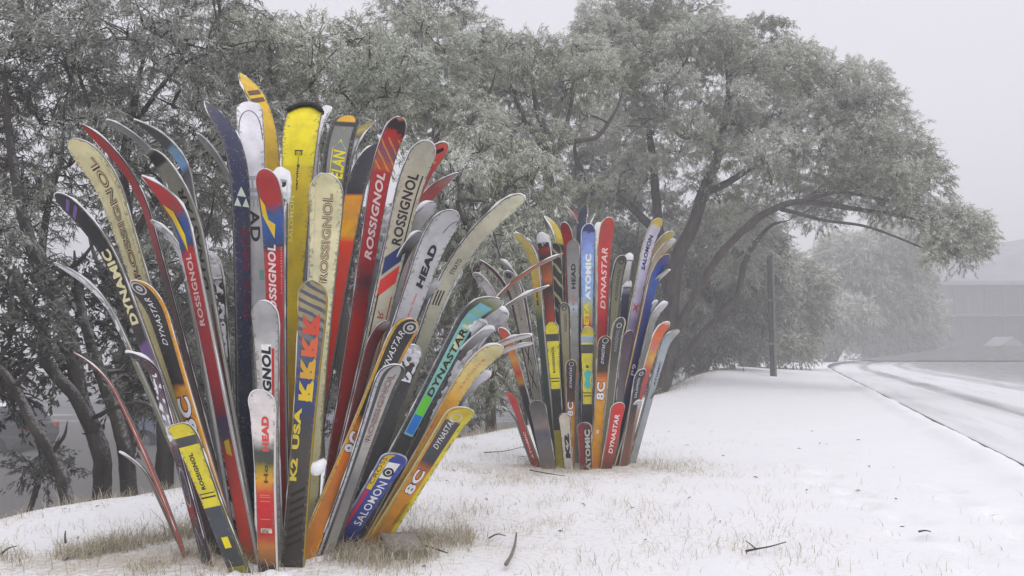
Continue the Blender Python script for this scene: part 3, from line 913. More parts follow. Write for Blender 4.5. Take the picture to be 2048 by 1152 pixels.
def mat_sheet(name, stops, warp=0.0, frost=0.25, interp='LINEAR', hatch=None, side_cols=None, gloss=0.42):
    """ski sheet: colours along the ski (UV x), worn, scratched and flecked with frost"""
    m = NT(name)
    uv = m.n('ShaderNodeUVMap').outputs[0]
    sep = m.n('ShaderNodeSeparateXYZ'); m.l(uv, sep.inputs[0])
    geo = m.n('ShaderNodeNewGeometry').outputs['Position']
    mp = m.n('ShaderNodeMapping'); m.l(uv, mp.inputs[0]); mp.inputs['Scale'].default_value = (3.0, 60.0, 1.0)
    scr = m.noise(mp.outputs[0], 6.0, 4, 0.7)
    nb = m.noise(geo, 14.0, 5, 0.65)
    nf = m.noise(geo, 260.0, 2, 0.5)
    nm = m.noise(geo, 70.0, 4, 0.65)
    t = sep.outputs[0]
    if warp:
        t = m.math('ADD', t, m.math('MULTIPLY', m.math('SUBTRACT', m.noise(geo, 26.0, 3, 0.6), 0.5), warp))
    c = m.ramp(t, stops, interp)
    if hatch:           # printed diagonal bars: (colour, frequency, slope, from t, to t, share)
        hc, fr, sl, h0, h1, sh = hatch
        w = m.math('ADD', m.math('MULTIPLY', sep.outputs[0], fr), m.math('MULTIPLY', sep.outputs[1], sl))
        w = m.math('ADD', w, m.math('MULTIPLY', nb, 0.5))
        w = m.math('FRACT', w)
        on = m.math('LESS_THAN', w, sh)
        on = m.math('MULTIPLY', on, m.math('GREATER_THAN', sep.outputs[0], h0))
        on = m.math('MULTIPLY', on, m.math('LESS_THAN', sep.outputs[0], h1))
        c = m.mix(on, c, hc)
    if side_cols:       # a band of another colour along one or both long sides
        for (v0, v1, sc) in side_cols:
            on = m.math('MULTIPLY', m.math('GREATER_THAN', sep.outputs[1], v0), m.math('LESS_THAN', sep.outputs[1], v1))
            c = m.mix(on, c, sc)
    c = m.mix(m.ramp(nb, [(0.25, 0.30), (0.6, 0.0)]), c, (0.05, 0.048, 0.045))            # grime
    c = m.mix(m.ramp(m.noise(geo, 5.0, 3, 0.6), [(0.40, 0.0), (0.75, 0.30)]), c, (0.13, 0.125, 0.12))   # faded print
    c = m.mix(m.ramp(scr, [(0.63, 0.0), (0.74, 0.28)]), c, (0.42, 0.41, 0.40))              # scratches
    mp2 = m.n('ShaderNodeMapping'); m.l(uv, mp2.inputs[0]); mp2.inputs['Scale'].default_value = (1.2, 26.0, 1.0); mp2.inputs['Rotation'].default_value = (0, 0, 0.05)
    c = m.mix(m.ramp(m.noise(mp2.outputs[0], 9.0, 5, 0.75), [(0.63, 0.0), (0.68, 0.60)]), c, (0.10, 0.09, 0.085))  # gouges
    ed = m.math('ABSOLUTE', m.math('SUBTRACT', sep.outputs[1], 0.5))
    chip = m.math('ADD', m.math('MULTIPLY', ed, 1.4), m.math('MULTIPLY', m.math('SUBTRACT', nm, 0.5), 1.5))
    c = m.mix(m.ramp(chip, [(0.62, 0.0), (0.78, 0.7)]), c, (0.16, 0.145, 0.13))             # worn edges
    fr = m.math('ADD', m.math('MULTIPLY', nf, 0.6), m.math('MULTIPLY', nm, 0.4))
    lo = 0.70 - 0.16 * frost
    c = m.mix(m.ramp(fr, [(lo, 0.0), (lo + 0.06, min(1, 0.35 + 0.5 * frost))]), c, SNOWC)   # frost grains
    m.col(c)
    m.rough(m.ramp(nb, [(0.3, gloss + 0.2), (0.7, gloss)]), 0.35)
    m.bump(m.math('ADD', m.math('MULTIPLY', scr, 0.4), nf), 0.12, 0.003)
    return m.m


# --- lettering: glyph outlines from the built-in font, flattened onto the ski
_TXT = {}


def text_mesh(s, off=0.0, shear=0.0):
    k = (s, off, shear)
    if k in _TXT:
        return _TXT[k]
    cu = bpy.data.curves.new('glyphs', 'FONT')
    cu.body = s; cu.size = 1.0; cu.offset = off; cu.shear = shear; cu.resolution_u = 3
    cu.space_character = 1.08
    o = bpy.data.objects.new('glyphs', cu)
    me = bpy.data.meshes.new_from_object(o)
    v = np.array([w.co[:] for w in me.vertices]); f = [tuple(p.vertices) for p in me.polygons]
    bpy.data.objects.remove(o); bpy.data.curves.remove(cu); bpy.data.meshes.remove(me)
    lo, hi = v.min(0), v.max(0)
    v = (v - lo) / np.where(hi - lo > 1e-6, hi - lo, 1)
    _TXT[k] = (v[:, :2], f)
    return _TXT[k]


class Ski:
    def __init__(s, label, base, tip, w, th, curl=0.06, t0=0.80, bow=0.03, shape='round', waist=0.72, tail=0.82, thick=0.013, cat='ski', group=None, under=0.20):
        s.P0, s.P1 = at(*base), at(*tip)
        L = np.linalg.norm(s.P1 - s.P0); s.L = L
        s.C = (s.P1 - s.P0) / L
        nh = np.array([math.cos(R(th)), math.sin(R(th)), 0.0])
        s.N = nh - s.C * np.dot(nh, s.C); s.N /= np.linalg.norm(s.N)
        if t0 >= 0.76:          # shovel: a short, sharp upturn
            curl, t0 = curl * 1.2, max(t0, 0.83)
        s.curl, s.t0, s.bow, s.w, s.waist, s.tail, s.thick = curl, t0, bow, w, waist, tail, thick
        mid = (s.P0 + s.P1) / 2
        s.side = 1 if np.dot(np.array([0, 0, CAM_H]) - mid, s.N) > 0 else -1
        s.tl = {'round': 0.62, 'point': 1.25, 'square': 0.40, 'blunt': 0.5}[shape] * w / L
        s.pq = {'round': (2.0, 2.0), 'point': (1.7, 1.25), 'square': (4.0, 2.6), 'blunt': (2.6, 2.2)}[shape]
        ext = -under / L
        a = np.concatenate([np.linspace(ext, 0.62, 16)[:-1], np.linspace(0.62, 1 - s.tl, 24)])
        x = 1 - np.cos(np.linspace(0, math.pi / 2, 13)[1:])
        x = np.sin(np.linspace(0, math.pi / 2, 13)[1:])
        s.T = np.concatenate([a, 1 - s.tl + s.tl * np.clip(x, 0, 0.9985)])
        tt = np.linspace(0, 1, 120)
        c = s.center(tt)
        s.vpx = np.array([proj(p)[1] for p in c]); s.tpx = tt
        gz = ground_z1(s.P0[0], s.P0[1])
        s.e = empty('ski', (s.P0[0], s.P0[1], gz))
        tag(s.e, label, cat, group)
        W = np.cross(s.C, s.N)
        s.hi = 1 if W[2] > 0 else -1          # long edge that faces up

    def center(s, t):
        t = np.asarray(t, float)
        tc = np.clip(t, 0, None)
        r = lambda q: s.bow * q * q + s.curl * np.clip((q - s.t0) / (1 - s.t0), 0, None) ** 2.3
        n = s.L * (r(tc) - r(1.0) * t)
        return s.P0 + np.outer(t * s.L, s.C).reshape(t.shape + (3,)) + n[..., None] * s.N

    def frame(s, t):
        d = s.center(np.asarray(t) + 1e-3) - s.center(np.asarray(t) - 1e-3)
        d = unit(d)
        W = np.cross(s.C, s.N)
        Wv = np.broadcast_to(W, d.shape)
        n = unit(np.cross(Wv, d))
        return d, Wv, n

    def hw(s, t):
        t = np.asarray(t, float)
        x = np.clip(t, 0, 1)
        base = s.waist + (1 - s.waist) * np.clip((x - 0.42) / 0.48, 0, 1) ** 1.7 + (s.tail - s.waist) * np.clip((0.42 - x) / 0.42, 0, 1) ** 1.6
        e = np.clip((t - (1 - s.tl)) / s.tl, 0, 1)
        p, q = s.pq
        return 0.5 * s.w * base * np.clip(1 - e ** p, 0, 1) ** (1 / q)

    def th_(s, t):
        t = np.clip(np.asarray(t, float), 0, 1)
        return s.thick * (0.50 + 0.55 * np.exp(-((t - 0.35) / 0.4) ** 2)) * (1 - 0.3 * np.clip((t - 0.8) / 0.2, 0, 1))

    def pt(s, t, w, off, side=None):
        """point on the visible face: t along, w metres to the viewer's right, off metres proud"""
        side = side or s.side
        t = np.asarray(t, float); w = np.asarray(w, float)
        d, W, n = s.frame(t)
        h = (s.th_(t) + off) if side > 0 else np.full(t.shape, -off)
        return s.center(t) + W * (w * side)[..., None] + n * h[..., None]

    def v2t(s, v):
        # photo row -> t, by the projected centre line
        o = np.argsort(s.vpx)
        return float(np.interp(v, s.vpx[o], s.tpx[o]))

    def body(s, side_mat):
        T = s.T; n = len(T)
        d, W, N = s.frame(T); c = s.center(T); hw = s.hw(T); th = s.th_(T)
        prof = []
        for (wf, ins, hf) in ((-1, 0.0, 0.0), (-1, 0.0, 0.35), (-1, 0.0035, 1.0), (1, 0.0035, 1.0), (1, 0.0, 0.35), (1, 0.0, 0.0)):
            ww = wf * np.maximum(hw - ins, hw * 0.5)
            prof.append(c + W * ww[:, None] + N * (th * hf)[:, None])
        v = np.stack(prof, 1).reshape(-1, 3)
        f = []
        for i in range(n - 1):
            for j in range(6):
                j2 = (j + 1) % 6
                f.append((i * 6 + j, i * 6 + j2, (i + 1) * 6 + j2, (i + 1) * 6 + j))
        f.append(tuple(range(5, -1, -1))); f.append(tuple((n - 1) * 6 + j for j in range(6)))
        mesh_obj('core', v, [q[::-1] for q in f], side_mat, s.e)

    def sheet(s, name, side, mat, inset=0.0032):
        T = s.T; n = len(T)
        hw = np.maximum(s.hw(T) - inset, s.hw(T) * 0.45)
        cols = np.array([-1, -0.5, 0, 0.5, 1.0])
        rows = []
        uv = []
        for k in cols:
            rows.append(s.pt(T, hw * k, 0.0010, side)); uv.append(np.stack([T, np.full(n, 0.5 + 0.5 * k)], 1))
        v = np.stack(rows, 1).reshape(-1, 3); uv = np.stack(uv, 1).reshape(-1, 2)
        f = []
        for i in range(n - 1):
            for j in range(4):
                a = i * 5 + j
                f.append((a, a + 1, a + 6, a + 5))
        mesh_obj(name, v, f, mat, s.e, uv=uv, smooth=True)

    def steel(s):
        T = s.T; n = len(T)
        d, W, N = s.frame(T); c = s.center(T); hw = s.hw(T)
        # one closed run: up one long edge, round the tip, down the other
        idx = list(range(n)) + list(range(n - 1, -1, -1)); sg = [1] * n + [-1] * n
        v = []
        for i, g in zip(idx, sg):
            for (o, h) in ((0.0006, 0.0028), (0.0006, -0.0006), (-0.0022, -0.0006)):
                v.append(c[i] + W[i] * g * max(hw[i] + o, 0.0003) + N[i] * h)
        f = []
        for i in range(len(idx) - 1):
            for j in range(2):
                f.append((i * 3 + j, i * 3 + j + 1, i * 3 + j + 4, i * 3 + j + 3))
        mesh_obj('steel_edge', np.array(v), f, M_STEEL, s.e)

    # ---- graphics laid on the visible face; vertical positions are photo rows
    def panel(s, v0, v1, w0, w1, col, name='printed_panel', slant=0.0, off=0.0016, fit=True, taper=0.0):
        ta, tb = s.v2t(v0), s.v2t(v1)
        g = np.linspace(0, 1, 12); k = np.linspace(0, 1, 5)
        rows, n = [], len(g)
        v = []
        for gi in g:
            for kj in k:
                wf = w0 + (w1 - w0) * kj
                wf = wf * (1 - taper * gi)
                t = ta + (tb - ta) * gi + slant * wf
                h = max(float(s.hw(t)) - 0.005, 0.002) if fit else s.w * 0.5
                v.append(s.pt(t, wf * h, off))
        f = []
        for i in range(n - 1):
            for j in range(4):
                a = i * 5 + j
                f.append((a, a + 1, a + 6, a + 5))
        mesh_obj(name, np.array(v), f, col if not isinstance(col, tuple) else paint(col), s.e)

    def text(s, txt, v0, v1, w0, w1, col, off=0.02, shear=0.0, rev=False, lift=0.0022, name='lettering'):
        """from row v0 (first letter) to row v1 (last letter), between w0..w1 of the half width; rev: letters' heads to the right"""
        ta, tb = s.v2t(v0), s.v2t(v1)
        g, f = text_mesh(txt, off, shear)
        t = ta + (tb - ta) * g[:, 0]
        h = s.w * 0.5 * s.waist + (s.w * 0.5 * (1 - s.waist)) * np.clip((t - 0.42) / 0.48, 0, 1) ** 1.7
        wf = (w1 - (w1 - w0) * g[:, 1]) if not rev else (w0 + (w1 - w0) * g[:, 1])
        v = s.pt(t, wf * h, lift)
        mesh_obj(name, v, f, paint(col), s.e)

    def ring(s, v0, r, col, wc=0.0, inner=0.78, squash=1.0, name='round_emblem', lift=0.0018):
        tc = s.v2t(v0)
        a = np.linspace(0, 2 * math.pi, 25)[:-1]
        hw = s.w * 0.5
        def loop(rr):
            return s.pt(tc + np.sin(a) * rr * squash / s.L, wc * hw + np.cos(a) * rr, lift)
        o, i = loop(r), loop(r * inner)
        n = 24
        f = [(k, (k + 1) % n, n + (k + 1) % n, n + k) for k in range(n)]
        mesh_obj(name, np.vstack([o, i]), f, paint(col), s.e)

    def poly(s, pts, col, name='printed_mark', lift=0.0018):
        """filled outline: list of (row v, w fraction)"""
        v = np.array([s.pt(s.v2t(a), b * s.w * 0.5, lift) for a, b in pts])
        mesh_obj(name, v, [tuple(range(len(pts)))], paint(col), s.e)

    def stroke(s, pts, wd, col, name='arch_line', lift=0.0018):
        """drawn line through (row v, w fraction) points"""
        q = catmull([(s.v2t(a) * s.L, b * s.w * 0.5, 0) for a, b in pts], 5)
        d = unit(np.gradient(q, axis=0)); nn = np.stack([-d[:, 1], d[:, 0]], 1)
        v = []
        for sg in (-1, 1):
            v.append(s.pt((q[:, 0] + sg * nn[:, 0] * wd / 2) / s.L, q[:, 1] + sg * nn[:, 1] * wd / 2, lift))
        n = len(q)
        mesh_obj(name, np.vstack(v), [(i, i + 1, n + i + 1, n + i) for i in range(n - 1)], paint(col), s.e)

    def eight_c(s, v0, v1, w0=-0.75, w1=0.55, col=WHITE):
        """the big outlined '8C' style numerals"""
        s.text('8C', v0, v1, w0, w1, BLACK, off=0.075, lift=0.0020, name='numeral_outline')
        s.text('8C', v0 + (v1 - v0) * 0.03, v1 - (v1 - v0) * 0.03, w0 + 0.03, w1 - 0.03, col, off=0.035, lift=0.0028, name='numeral')

    def snow_rim(s, amt=1.0, reach=0.12, edge=0.5, cap=0.0):
        """rime grown on the tip and along the edge that faces up"""
        T = np.concatenate([np.linspace(1 - s.tl - reach, 1 - s.tl, 10)[:-1], 1 - s.tl + s.tl * np.sin(np.linspace(0, math.pi / 2, 9))])
        T = np.clip(T, 0, 0.9990)
        d, W, N = s.frame(T); c = s.center(T); hw = s.hw(T); th = s.th_(T)
        mb = MB()
        up = c + W * (hw * s.hi)[:, None] + N * (th * 0.5)[:, None]
        dn = c + W * (-hw * s.hi)[:, None] + N * (th * 0.5)[:, None]
        path = np.vstack([up, dn[::-1][1:len(T) - 9]])
        n = len(path)
        base_r = 0.0034 * amt + 0.0006
        nz = vnoise(path * 45.0) * 1.3 + 0.25
        fade = np.ones(n)
        fade[:9] = np.linspace(0.15, 1, 9)
        fade[-8:] = np.linspace(1, 0.1, 8)
        rad = base_r * nz * fade * np.clip(vnoise(path * 19.0 + 7.7) * 2.2 - 0.35, 0.12, 1.25)
        v, f = tube_geo(path + np.array([0, 0, 0.35]) * rad[:, None], rad, 6, True)
        mb.add(v, f)
        if edge > 0:
            T2 = np.linspace(0.12, 1 - s.tl - reach, 46)
            d, W, N = s.frame(T2); c2 = s.center(T2); h2 = s.hw(T2); t2 = s.th_(T2)
            p2 = c2 + W * (h2 * s.hi)[:, None] + N * (t2 * 0.6)[:, None]
            r2 = np.clip(vnoise(p2 * 22.0) - 0.52 + 0.22 * edge, 0.02, 1) * 0.010 * edge + 0.0004
            v, f = tube_geo(p2 + np.array([0, 0, 0.3]) * r2[:, None], r2, 5, True)
            mb.add(v, f)
        if cap > 0:      # heaped snow on the very tip
            T3 = np.linspace(1 - s.tl * 1.3, 0.999, 9)
            c3 = s.center(T3) + s.frame(T3)[2] * (s.th_(T3) * 0.5)[:, None]
            h3 = s.hw(T3)
            r3 = np.maximum(h3 * 0.9, 0.004)
            W_ = s.frame(T3)[1][0]
            ring_v, ring_f = [], []
            for i in range(9):
                for j in range(10):
                    a = 2 * math.pi * j / 10
                    dirn = W_ * math.cos(a) * (h3[i] + 0.003) + np.array([0, 0, 1.0]) * max(0, math.sin(a)) * cap * (0.5 + 0.8 * vnoise(c3[i] * 40 + j)) + s.frame(T3)[2][i] * math.sin(a) * (s.thick * 0.8 + 0.3 * cap)
                    ring_v.append(c3[i] + dirn)
            for i in range(8):
                for j in range(10):
                    j2 = (j + 1) % 10
                    ring_f.append((i * 10 + j, i * 10 + j2, (i + 1) * 10 + j2, (i + 1) * 10 + j))
            ring_f.append(tuple(range(9, -1, -1))); ring_f.append(tuple(80 + j for j in range(10)))
            mb.add(ring_v, ring_f)
        mb.build('rime_rim', M_RIME, s.e, smooth=True)

    def snow_face(s, v0, v1, amt=0.5, depth=0.012, side=None):
        """clots of snow stuck to the face"""
        ta, tb = s.v2t(v0), s.v2t(v1)
        nt = max(30, int(abs(tb - ta) * s.L / 0.007)); nw = 13
        g = np.linspace(ta, tb, nt); k = np.linspace(-0.97, 0.97, nw)
        G, K = np.meshgrid(g, k, indexing='ij')
        h = np.maximum(s.hw(G) - 0.002, 0.001)
        q = np.stack([G * s.L * 55, K * h * 55, np.full(G.shape, s.P0[0] * 31.7)], -1)
        hgt = fbm(q, 3) - (0.70 - 0.42 * amt)
        prof = np.clip((1 - np.abs(K)) * 6, 0, 1)
        hgt = np.clip(hgt, -0.2, 0.32) / 0.32 * depth * prof + np.where(prof < 0.2, -0.004, 0)
        side_ = side or s.side
        v = s.pt(G.ravel(), (K * h).ravel(), hgt.ravel(), side_)
        f = []
        idx = np.arange(nt * nw).reshape(nt, nw)
        fq = np.stack([idx[:-1, :-1].ravel(), idx[:-1, 1:].ravel(), idx[1:, 1:].ravel(), idx[1:, :-1].ravel()], 1)
        # drop quads that lie wholly under the face
        hh = hgt.ravel()
        fq = fq[(hh[fq] > 0.0006).any(1)]
        if len(fq) == 0:
            return
        used, inv = np.unique(fq.ravel(), return_inverse=True)
        mesh_obj('clinging_snow', v[used], inv.reshape(-1, 4), M_RIME, s.e, smooth=True)


SK = 0


def ski(label, base, tip, w, th, stops, back=None, edge=None, rim=1.0, rim_edge=0.5, cap=0.0, warp=0.0, frost=0.25, interp='LINEAR', hatch=None, side_cols=None, group=None, **kw):
    """stops: [(photo row, colour), ...] from the tip down, on the face one sees; back: colour of the other face"""
    global SK
    SK += 1
    if group == 'skis planted in the smaller fan':
        w *= 0.90
    else:
        w *= 0.95
    s = Ski(label, base, tip, w, th, group=group, **kw)
    st = sorted(((min(1.0, max(0.0, s.v2t(v))), c) for v, c in stops), key=lambda q: q[0])
    if hatch:
        hatch = (hatch[0], hatch[1], hatch[2], min(s.v2t(hatch[3]), s.v2t(hatch[4])), max(s.v2t(hatch[3]), s.v2t(hatch[4])), hatch[5])
    s.body(paint(edge or DGREY, 'ski_sidewall'))
    vis = mat_sheet('ski_graphic', st, warp, frost, interp, hatch, side_cols)
    oth = paint(back or DGREY, 'ski_plain_sheet')
    s.sheet('top_sheet', 1, vis if s.side > 0 else oth)
    s.sheet('base_sheet', -1, vis if s.side < 0 else oth)
    s.steel()
    if rim > 0:
        s.snow_rim(rim, edge=rim_edge, cap=cap)
    return s
# ------------------------------------------------------------------ the big fan of skis on the left
def gb(u, Y):
    """where a ski enters the snow: photo column u at distance Y"""
    x = (u - 1024) / F_PX * Y
    z = ground_z1(x, Y)
    for _ in range(2):
        _, v = proj((x, Y, z))
        p = at(u, v, Y); x = p[0]; z = ground_z1(x, Y)
    return (u, proj((x, Y, z))[1], Y)


G1 = 'skis planted in the big fan'

# ---- back of the fan
s = ski('navy ski with white triangles and a tip curling left, behind the fan', gb(492, 3.18), (410, 202, 3.28), .104, 146, [(202, srgb(70, 44, 60)), (225, NAVY), (480, NAVY), (520, srgb(44, 40, 84)), (560, NAVY), (1080, srgb(20, 26, 44))], edge=srgb(60, 66, 78), curl=.12, t0=.74, shape='point', frost=.55, warp=.02, group=G1)
s.poly([(373, 0.02), (393, -0.42), (393, 0.46)], srgb(190, 200, 190)); s.poly([(413, -0.72), (395, -0.40), (413, -0.04)], srgb(190, 200, 190)); s.poly([(413, 0.06), (395, 0.44), (413, 0.74)], srgb(190, 200, 190))
s.text('RACE', 540, 455, -.1, .75, srgb(110, 30, 50), off=.02); s.text('SC4', 640, 560, -.1, .75, srgb(96, 28, 54), off=.02)
s = ski('golden yellow ski with two brown bars near its tip, the tallest one', gb(548, 3.34), (480, 145, 3.68), .112, 140, [(145, srgb(214, 184, 40)), (172, srgb(220, 178, 26)), (400, srgb(220, 178, 26)), (1050, OLIVE)], edge=srgb(120, 96, 40), curl=.11, t0=.72, shape='point', group=G1, frost=.1)
s.panel(190, 181, -.85, .75, BROWN, slant=.012); s.panel(205, 196, -.9, .8, BROWN, slant=.012)
s = ski('pale lilac-white ski with black arch line round its tip, beside the navy one', gb(546, 3.20), (497, 203, 3.38), .114, 108, [(203, WHITE), (360, WHITE), (370, srgb(196, 198, 204)), (400, LGREY), (600, srgb(186, 186, 192)), (1060, GREY)], edge=srgb(96, 104, 100), curl=.05, group=G1, frost=.06, rim=.6)
s.text('HE', 352, 415, -.50, .36, srgb(150, 150, 158), off=.03, rev=True); s.text('AD', 419, 483, -.50, .36, srgb(44, 44, 54), off=.03, rev=True)
s.stroke([(290, -.86), (262, -.84), (240, -.72), (227, -.45), (222, -.1), (224, .25), (234, .58), (252, .78), (280, .86)], .0035, srgb(50, 50, 60))
s.panel(560, 540, .1, .6, srgb(120, 170, 150))
s = ski('thin edge-on ski with frosted tip just left of the navy ski', gb(480, 3.3), (395, 268, 3.5), .085, -155, [(268, GREY), (1050, DGREY)], edge=LGREY, curl=.10, t0=.74, group=G1, rim=1.2)
s = ski('slim grey-green ski with a thick snow cap between white and yellow skis', gb(566, 3.14), (561, 338, 3.20), .078, 96, [(345, WHITE), (400, srgb(150, 156, 150)), (600, OLIVE), (1050, DGREY)], edge=DGREY, curl=.03, cap=.03, rim=2.5, frost=.8, group=G1)
s.text('Rd', 480, 365, -.7, .7, BLACK, off=.05); s.snow_face(350, 470, .55, .010)
s = ski('wide bright yellow ski with black notched guard across its square tip', gb(562, 3.24), (615, 212, 3.42), .158, 90, [(212, YEL), (330, YEL), (334, srgb(205, 180, 20)), (600, srgb(200, 172, 20)), (760, srgb(182, 146, 18)), (1050, srgb(120, 88, 14))], edge=srgb(120, 110, 40), shape='square', curl=.045, t0=.86, waist=.58, rim=0.0, frost=.08, group=G1)
s.panel(302, 301, -.28, .28, BLACK); s.panel(311, 300, -.24, .24, srgb(96, 90, 40)); s.text('EB', 310, 303, -.12, .12, YEL, off=.02, rev=True, lift=.0026)
s.text('carving', 380, 328, -.10, .10, BLACK, off=.03); s.panel(328, 314, -.02, .02, BLACK)
s.text('SALOMON', 485, 392, -.42, -.12, srgb(228, 214, 120), off=.02)
mb = MB()
for i, k in enumerate(np.linspace(-1, 1, 19)):          # knobbly guard over the tip
    t = 1 - s.tl * (0.02 + 0.62 * abs(k) ** 2.2)
    c = s.pt(t, k * s.w * 0.5 * .93, .001)
    for sx in (0,):
        r = .0125 if i % 2 else .0095
        up = np.array([0, 0, 1.0])
        v, f = tube_geo(np.array([c - s.N * .02 - up * .004, c - s.N * .012 + up * .004, c + s.N * .012 + up * .004, c + s.N * .02 - up * .004]), np.array([r * .7, r, r, r * .7]), 7)
        mb.add(v, f)
mb.build('tip_guard', simple_mat('black_rubber', (.012, .012, .014), .6, .3, .3, 60), s.e, smooth=True)
s = ski('black-bordered grey ski with yellow flames and orange cap on its round tip', gb(605, 3.22), (698, 231, 3.38), .125, 88, [(231, srgb(206, 160, 30)), (243, srgb(200, 150, 26)), (245, BLACK), (252, BLACK), (254, srgb(110, 112, 104)), (330, srgb(120, 124, 126)), (372, srgb(96, 98, 70)), (400, srgb(150, 140, 36)), (440, BLACK), (600, BLACK), (640, srgb(170, 150, 20)), (720, srgb(150, 132, 24)), (1050, DGREY)], edge=BLACK, side_cols=[(-.1, .14, BLACK), (.86, 1.1, BLACK)], shape='blunt', rim=.3, rim_edge=.3, group=G1, frost=.1, interp='LINEAR')
s.poly([(300, -.5), (256, .05), (300, .55), (282, .05)], YEL); s.text('ELAN', 358, 300, -.30, .58, YEL, off=.03, shear=.25)
s.panel(364, 298, -.46, -.40, YEL); s.text('monoblock', 580, 455, -.22, .1, srgb(150, 140, 90), off=.0)
s.text('XX', 700, 600, -.6, .5, BLACK, off=.0, shear=.3)
s = ski('slim white ski with yellow and black tip peeking beside the flame ski', gb(612, 3.3), (746, 240, 3.6), .085, 55, [(240, BLACK), (262, srgb(180, 160, 40)), (275, BLACK), (285, WHITE), (600, LILAC), (1040, GREY)], edge=LGREY, curl=.06, group=G1, warp=.03)
s = ski('white-tipped ski barely showing above the wide yellow ski', gb(600, 3.4), (655, 211, 3.75), .07, 75, [(211, WHITE), (600, GREY), (1040, DGREY)], edge=LGREY, curl=.05, group=G1)
s = ski('navy, orange and red ski, its dark tip behind the patterned red one', gb(592, 3.10), (760, 286, 3.28), .106, 62, [(286, srgb(26, 28, 38)), (388, srgb(30, 30, 40)), (392, srgb(214, 140, 24)), (470, srgb(210, 150, 20)), (484, srgb(204, 56, 26)), (560, srgb(196, 44, 24)), (800, srgb(176, 40, 28)), (850, srgb(150, 70, 36)), (960, srgb(128, 64, 36)), (1080, srgb(60, 36, 30))], edge=DGREY, curl=.05, waist=.8, group=G1, frost=.12)
s.text('SPEED', 880, 690, -.75, -.25, srgb(70, 30, 24), off=.0)

# ---- left side, outer
s = ski('thin snow-topped ski arching out farthest left, yellow along one edge', gb(428, 3.1), (108, 524, 2.98), .062, -146, [(524, WHITE), (620, srgb(150, 150, 148)), (700, srgb(110, 112, 108)), (1000, DGREY)], edge=GREY, curl=.09, t0=.74, bow=.05, rim=1.5, rim_edge=.5, group=G1, frost=.9, shape='point')
s.snow_face(530, 690, .55, .004); s.panel(1040, 690, .62, .95, srgb(176, 176, 44), name='yellow_edge_stripe')
s = ski('edge-on red and brown ski curving out low on the left', gb(374, 2.97), (148, 703, 2.86), .078, -155, [(703, srgb(150, 60, 56)), (860, srgb(150, 70, 56)), (1110, BROWN)], edge=srgb(156, 84, 72), thick=.017, curl=.07, t0=.74, bow=.10, rim=.5, rim_edge=.4, group=G1, back=BROWN, shape='point')
s = ski('short thin ski with whitened tip crossing the edge-on red one', gb(370, 3.02), (240, 903, 2.93), .060, -146, [(903, LGREY), (960, srgb(120, 100, 90)), (1110, DGREY)], edge=srgb(110, 104, 98), thick=.011, curl=.10, t0=.60, bow=.08, rim=1.6, group=G1, shape='point')
s = ski('red ski with dark edge, its pointed tip behind the left cream ski', gb(470, 3.18), (163, 247, 3.12), .072, -138, [(247, srgb(170, 40, 36)), (380, srgb(160, 34, 38)), (470, srgb(150, 40, 44)), (560, srgb(70, 44, 46)), (1060, BLACK)], edge=srgb(64, 56, 54), curl=.09, t0=.74, bow=.03, shape='point', group=G1, rim=.8, warp=.03)
s = ski('hair-thin silver ski seen edge-on between the red tip and the dark tip', gb(478, 3.2), (213, 240, 3.2), .07, -152, [(240, GREY), (1060, DGREY)], edge=srgb(150, 150, 150), thick=.015, curl=.08, t0=.76, bow=.03, rim=.9, group=G1)
s = ski('dark-tipped ski with pale blue patch behind the olive-grey ski', gb(486, 3.28), (268, 238, 3.35), .08, -138, [(238, DGREY), (290, srgb(80, 80, 82)), (296, srgb(120, 165, 190)), (330, LBLUE), (345, DGREY), (1050, DGREY)], edge=GREY, curl=.09, t0=.76, bow=.03, shape='point', rim=1.4, group=G1, interp='LINEAR')
s = ski('snow-whitened ski behind the left red, blue and yellow tipped ski', gb(470, 3.06), (303, 440, 3.0), .082, -150, [(440, WHITE), (520, LGREY), (640, srgb(160, 156, 150)), (1080, DGREY)], edge=LGREY, curl=.06, rim=2.2, group=G1, frost=.6); s.snow_face(445, 560, .8, .008)
s = ski('olive-grey ski with black lettering and dark tip left of the navy ski', gb(503, 3.12), (300, 298, 3.02), .112, -133, [(298, GREY), (306, BLACK), (326, BLACK), (330, srgb(136, 134, 120)), (600, srgb(140, 138, 124)), (650, srgb(150, 140, 124)), (700, srgb(128, 40, 40)), (820, srgb(120, 30, 36)), (1070, srgb(60, 24, 26))], edge=srgb(150, 150, 140), curl=.08, t0=.74, bow=.03, group=G1, rim=.9)
s.text('DYNASTAR', 582, 378, -.30, .62, BLACK, off=.03, shear=.2)
s.panel(1000, 610, .55, .82, srgb(110, 30, 34)); s.panel(1000, 640, -.15, .05, srgb(108, 94, 80))
s = ski('black ski crusted with clots of snow, round white tip left of navy ski', gb(478, 3.16), (412, 503, 3.22), .098, -97, [(503, BLACK), (1060, srgb(24, 24, 28))], edge=srgb(90, 90, 90), curl=.03, cap=.02, rim=2.4, frost=.9, group=G1)
s.snow_face(505, 560, 1.25, .016); s.snow_face(552, 1040, .56, .011)
s = ski('cream ski with outlined lettering and broad round tip, left of the fan', gb(452, 3.04), (141, 278, 2.88), .148, -121, [(278, CREAM), (560, CREAM), (640, srgb(206, 198, 140)), (1080, srgb(190, 180, 120))], edge=srgb(130, 126, 108), curl=.05, bow=.02, waist=.62, rim=.5, group=G1, frost=.08)
s.text('ROSSIGNOL', 560, 316, -.30, .34, BLACK, off=.050); s.text('ROSSIGNOL', 560, 316, -.29, .33, CREAM, off=.010, lift=.0030, name='lettering_fill'); s.text('ROSSIGNOL', 560, 316, -.27, .31, srgb(120, 52, 52), off=-.024, lift=.0036, name='lettering_line')
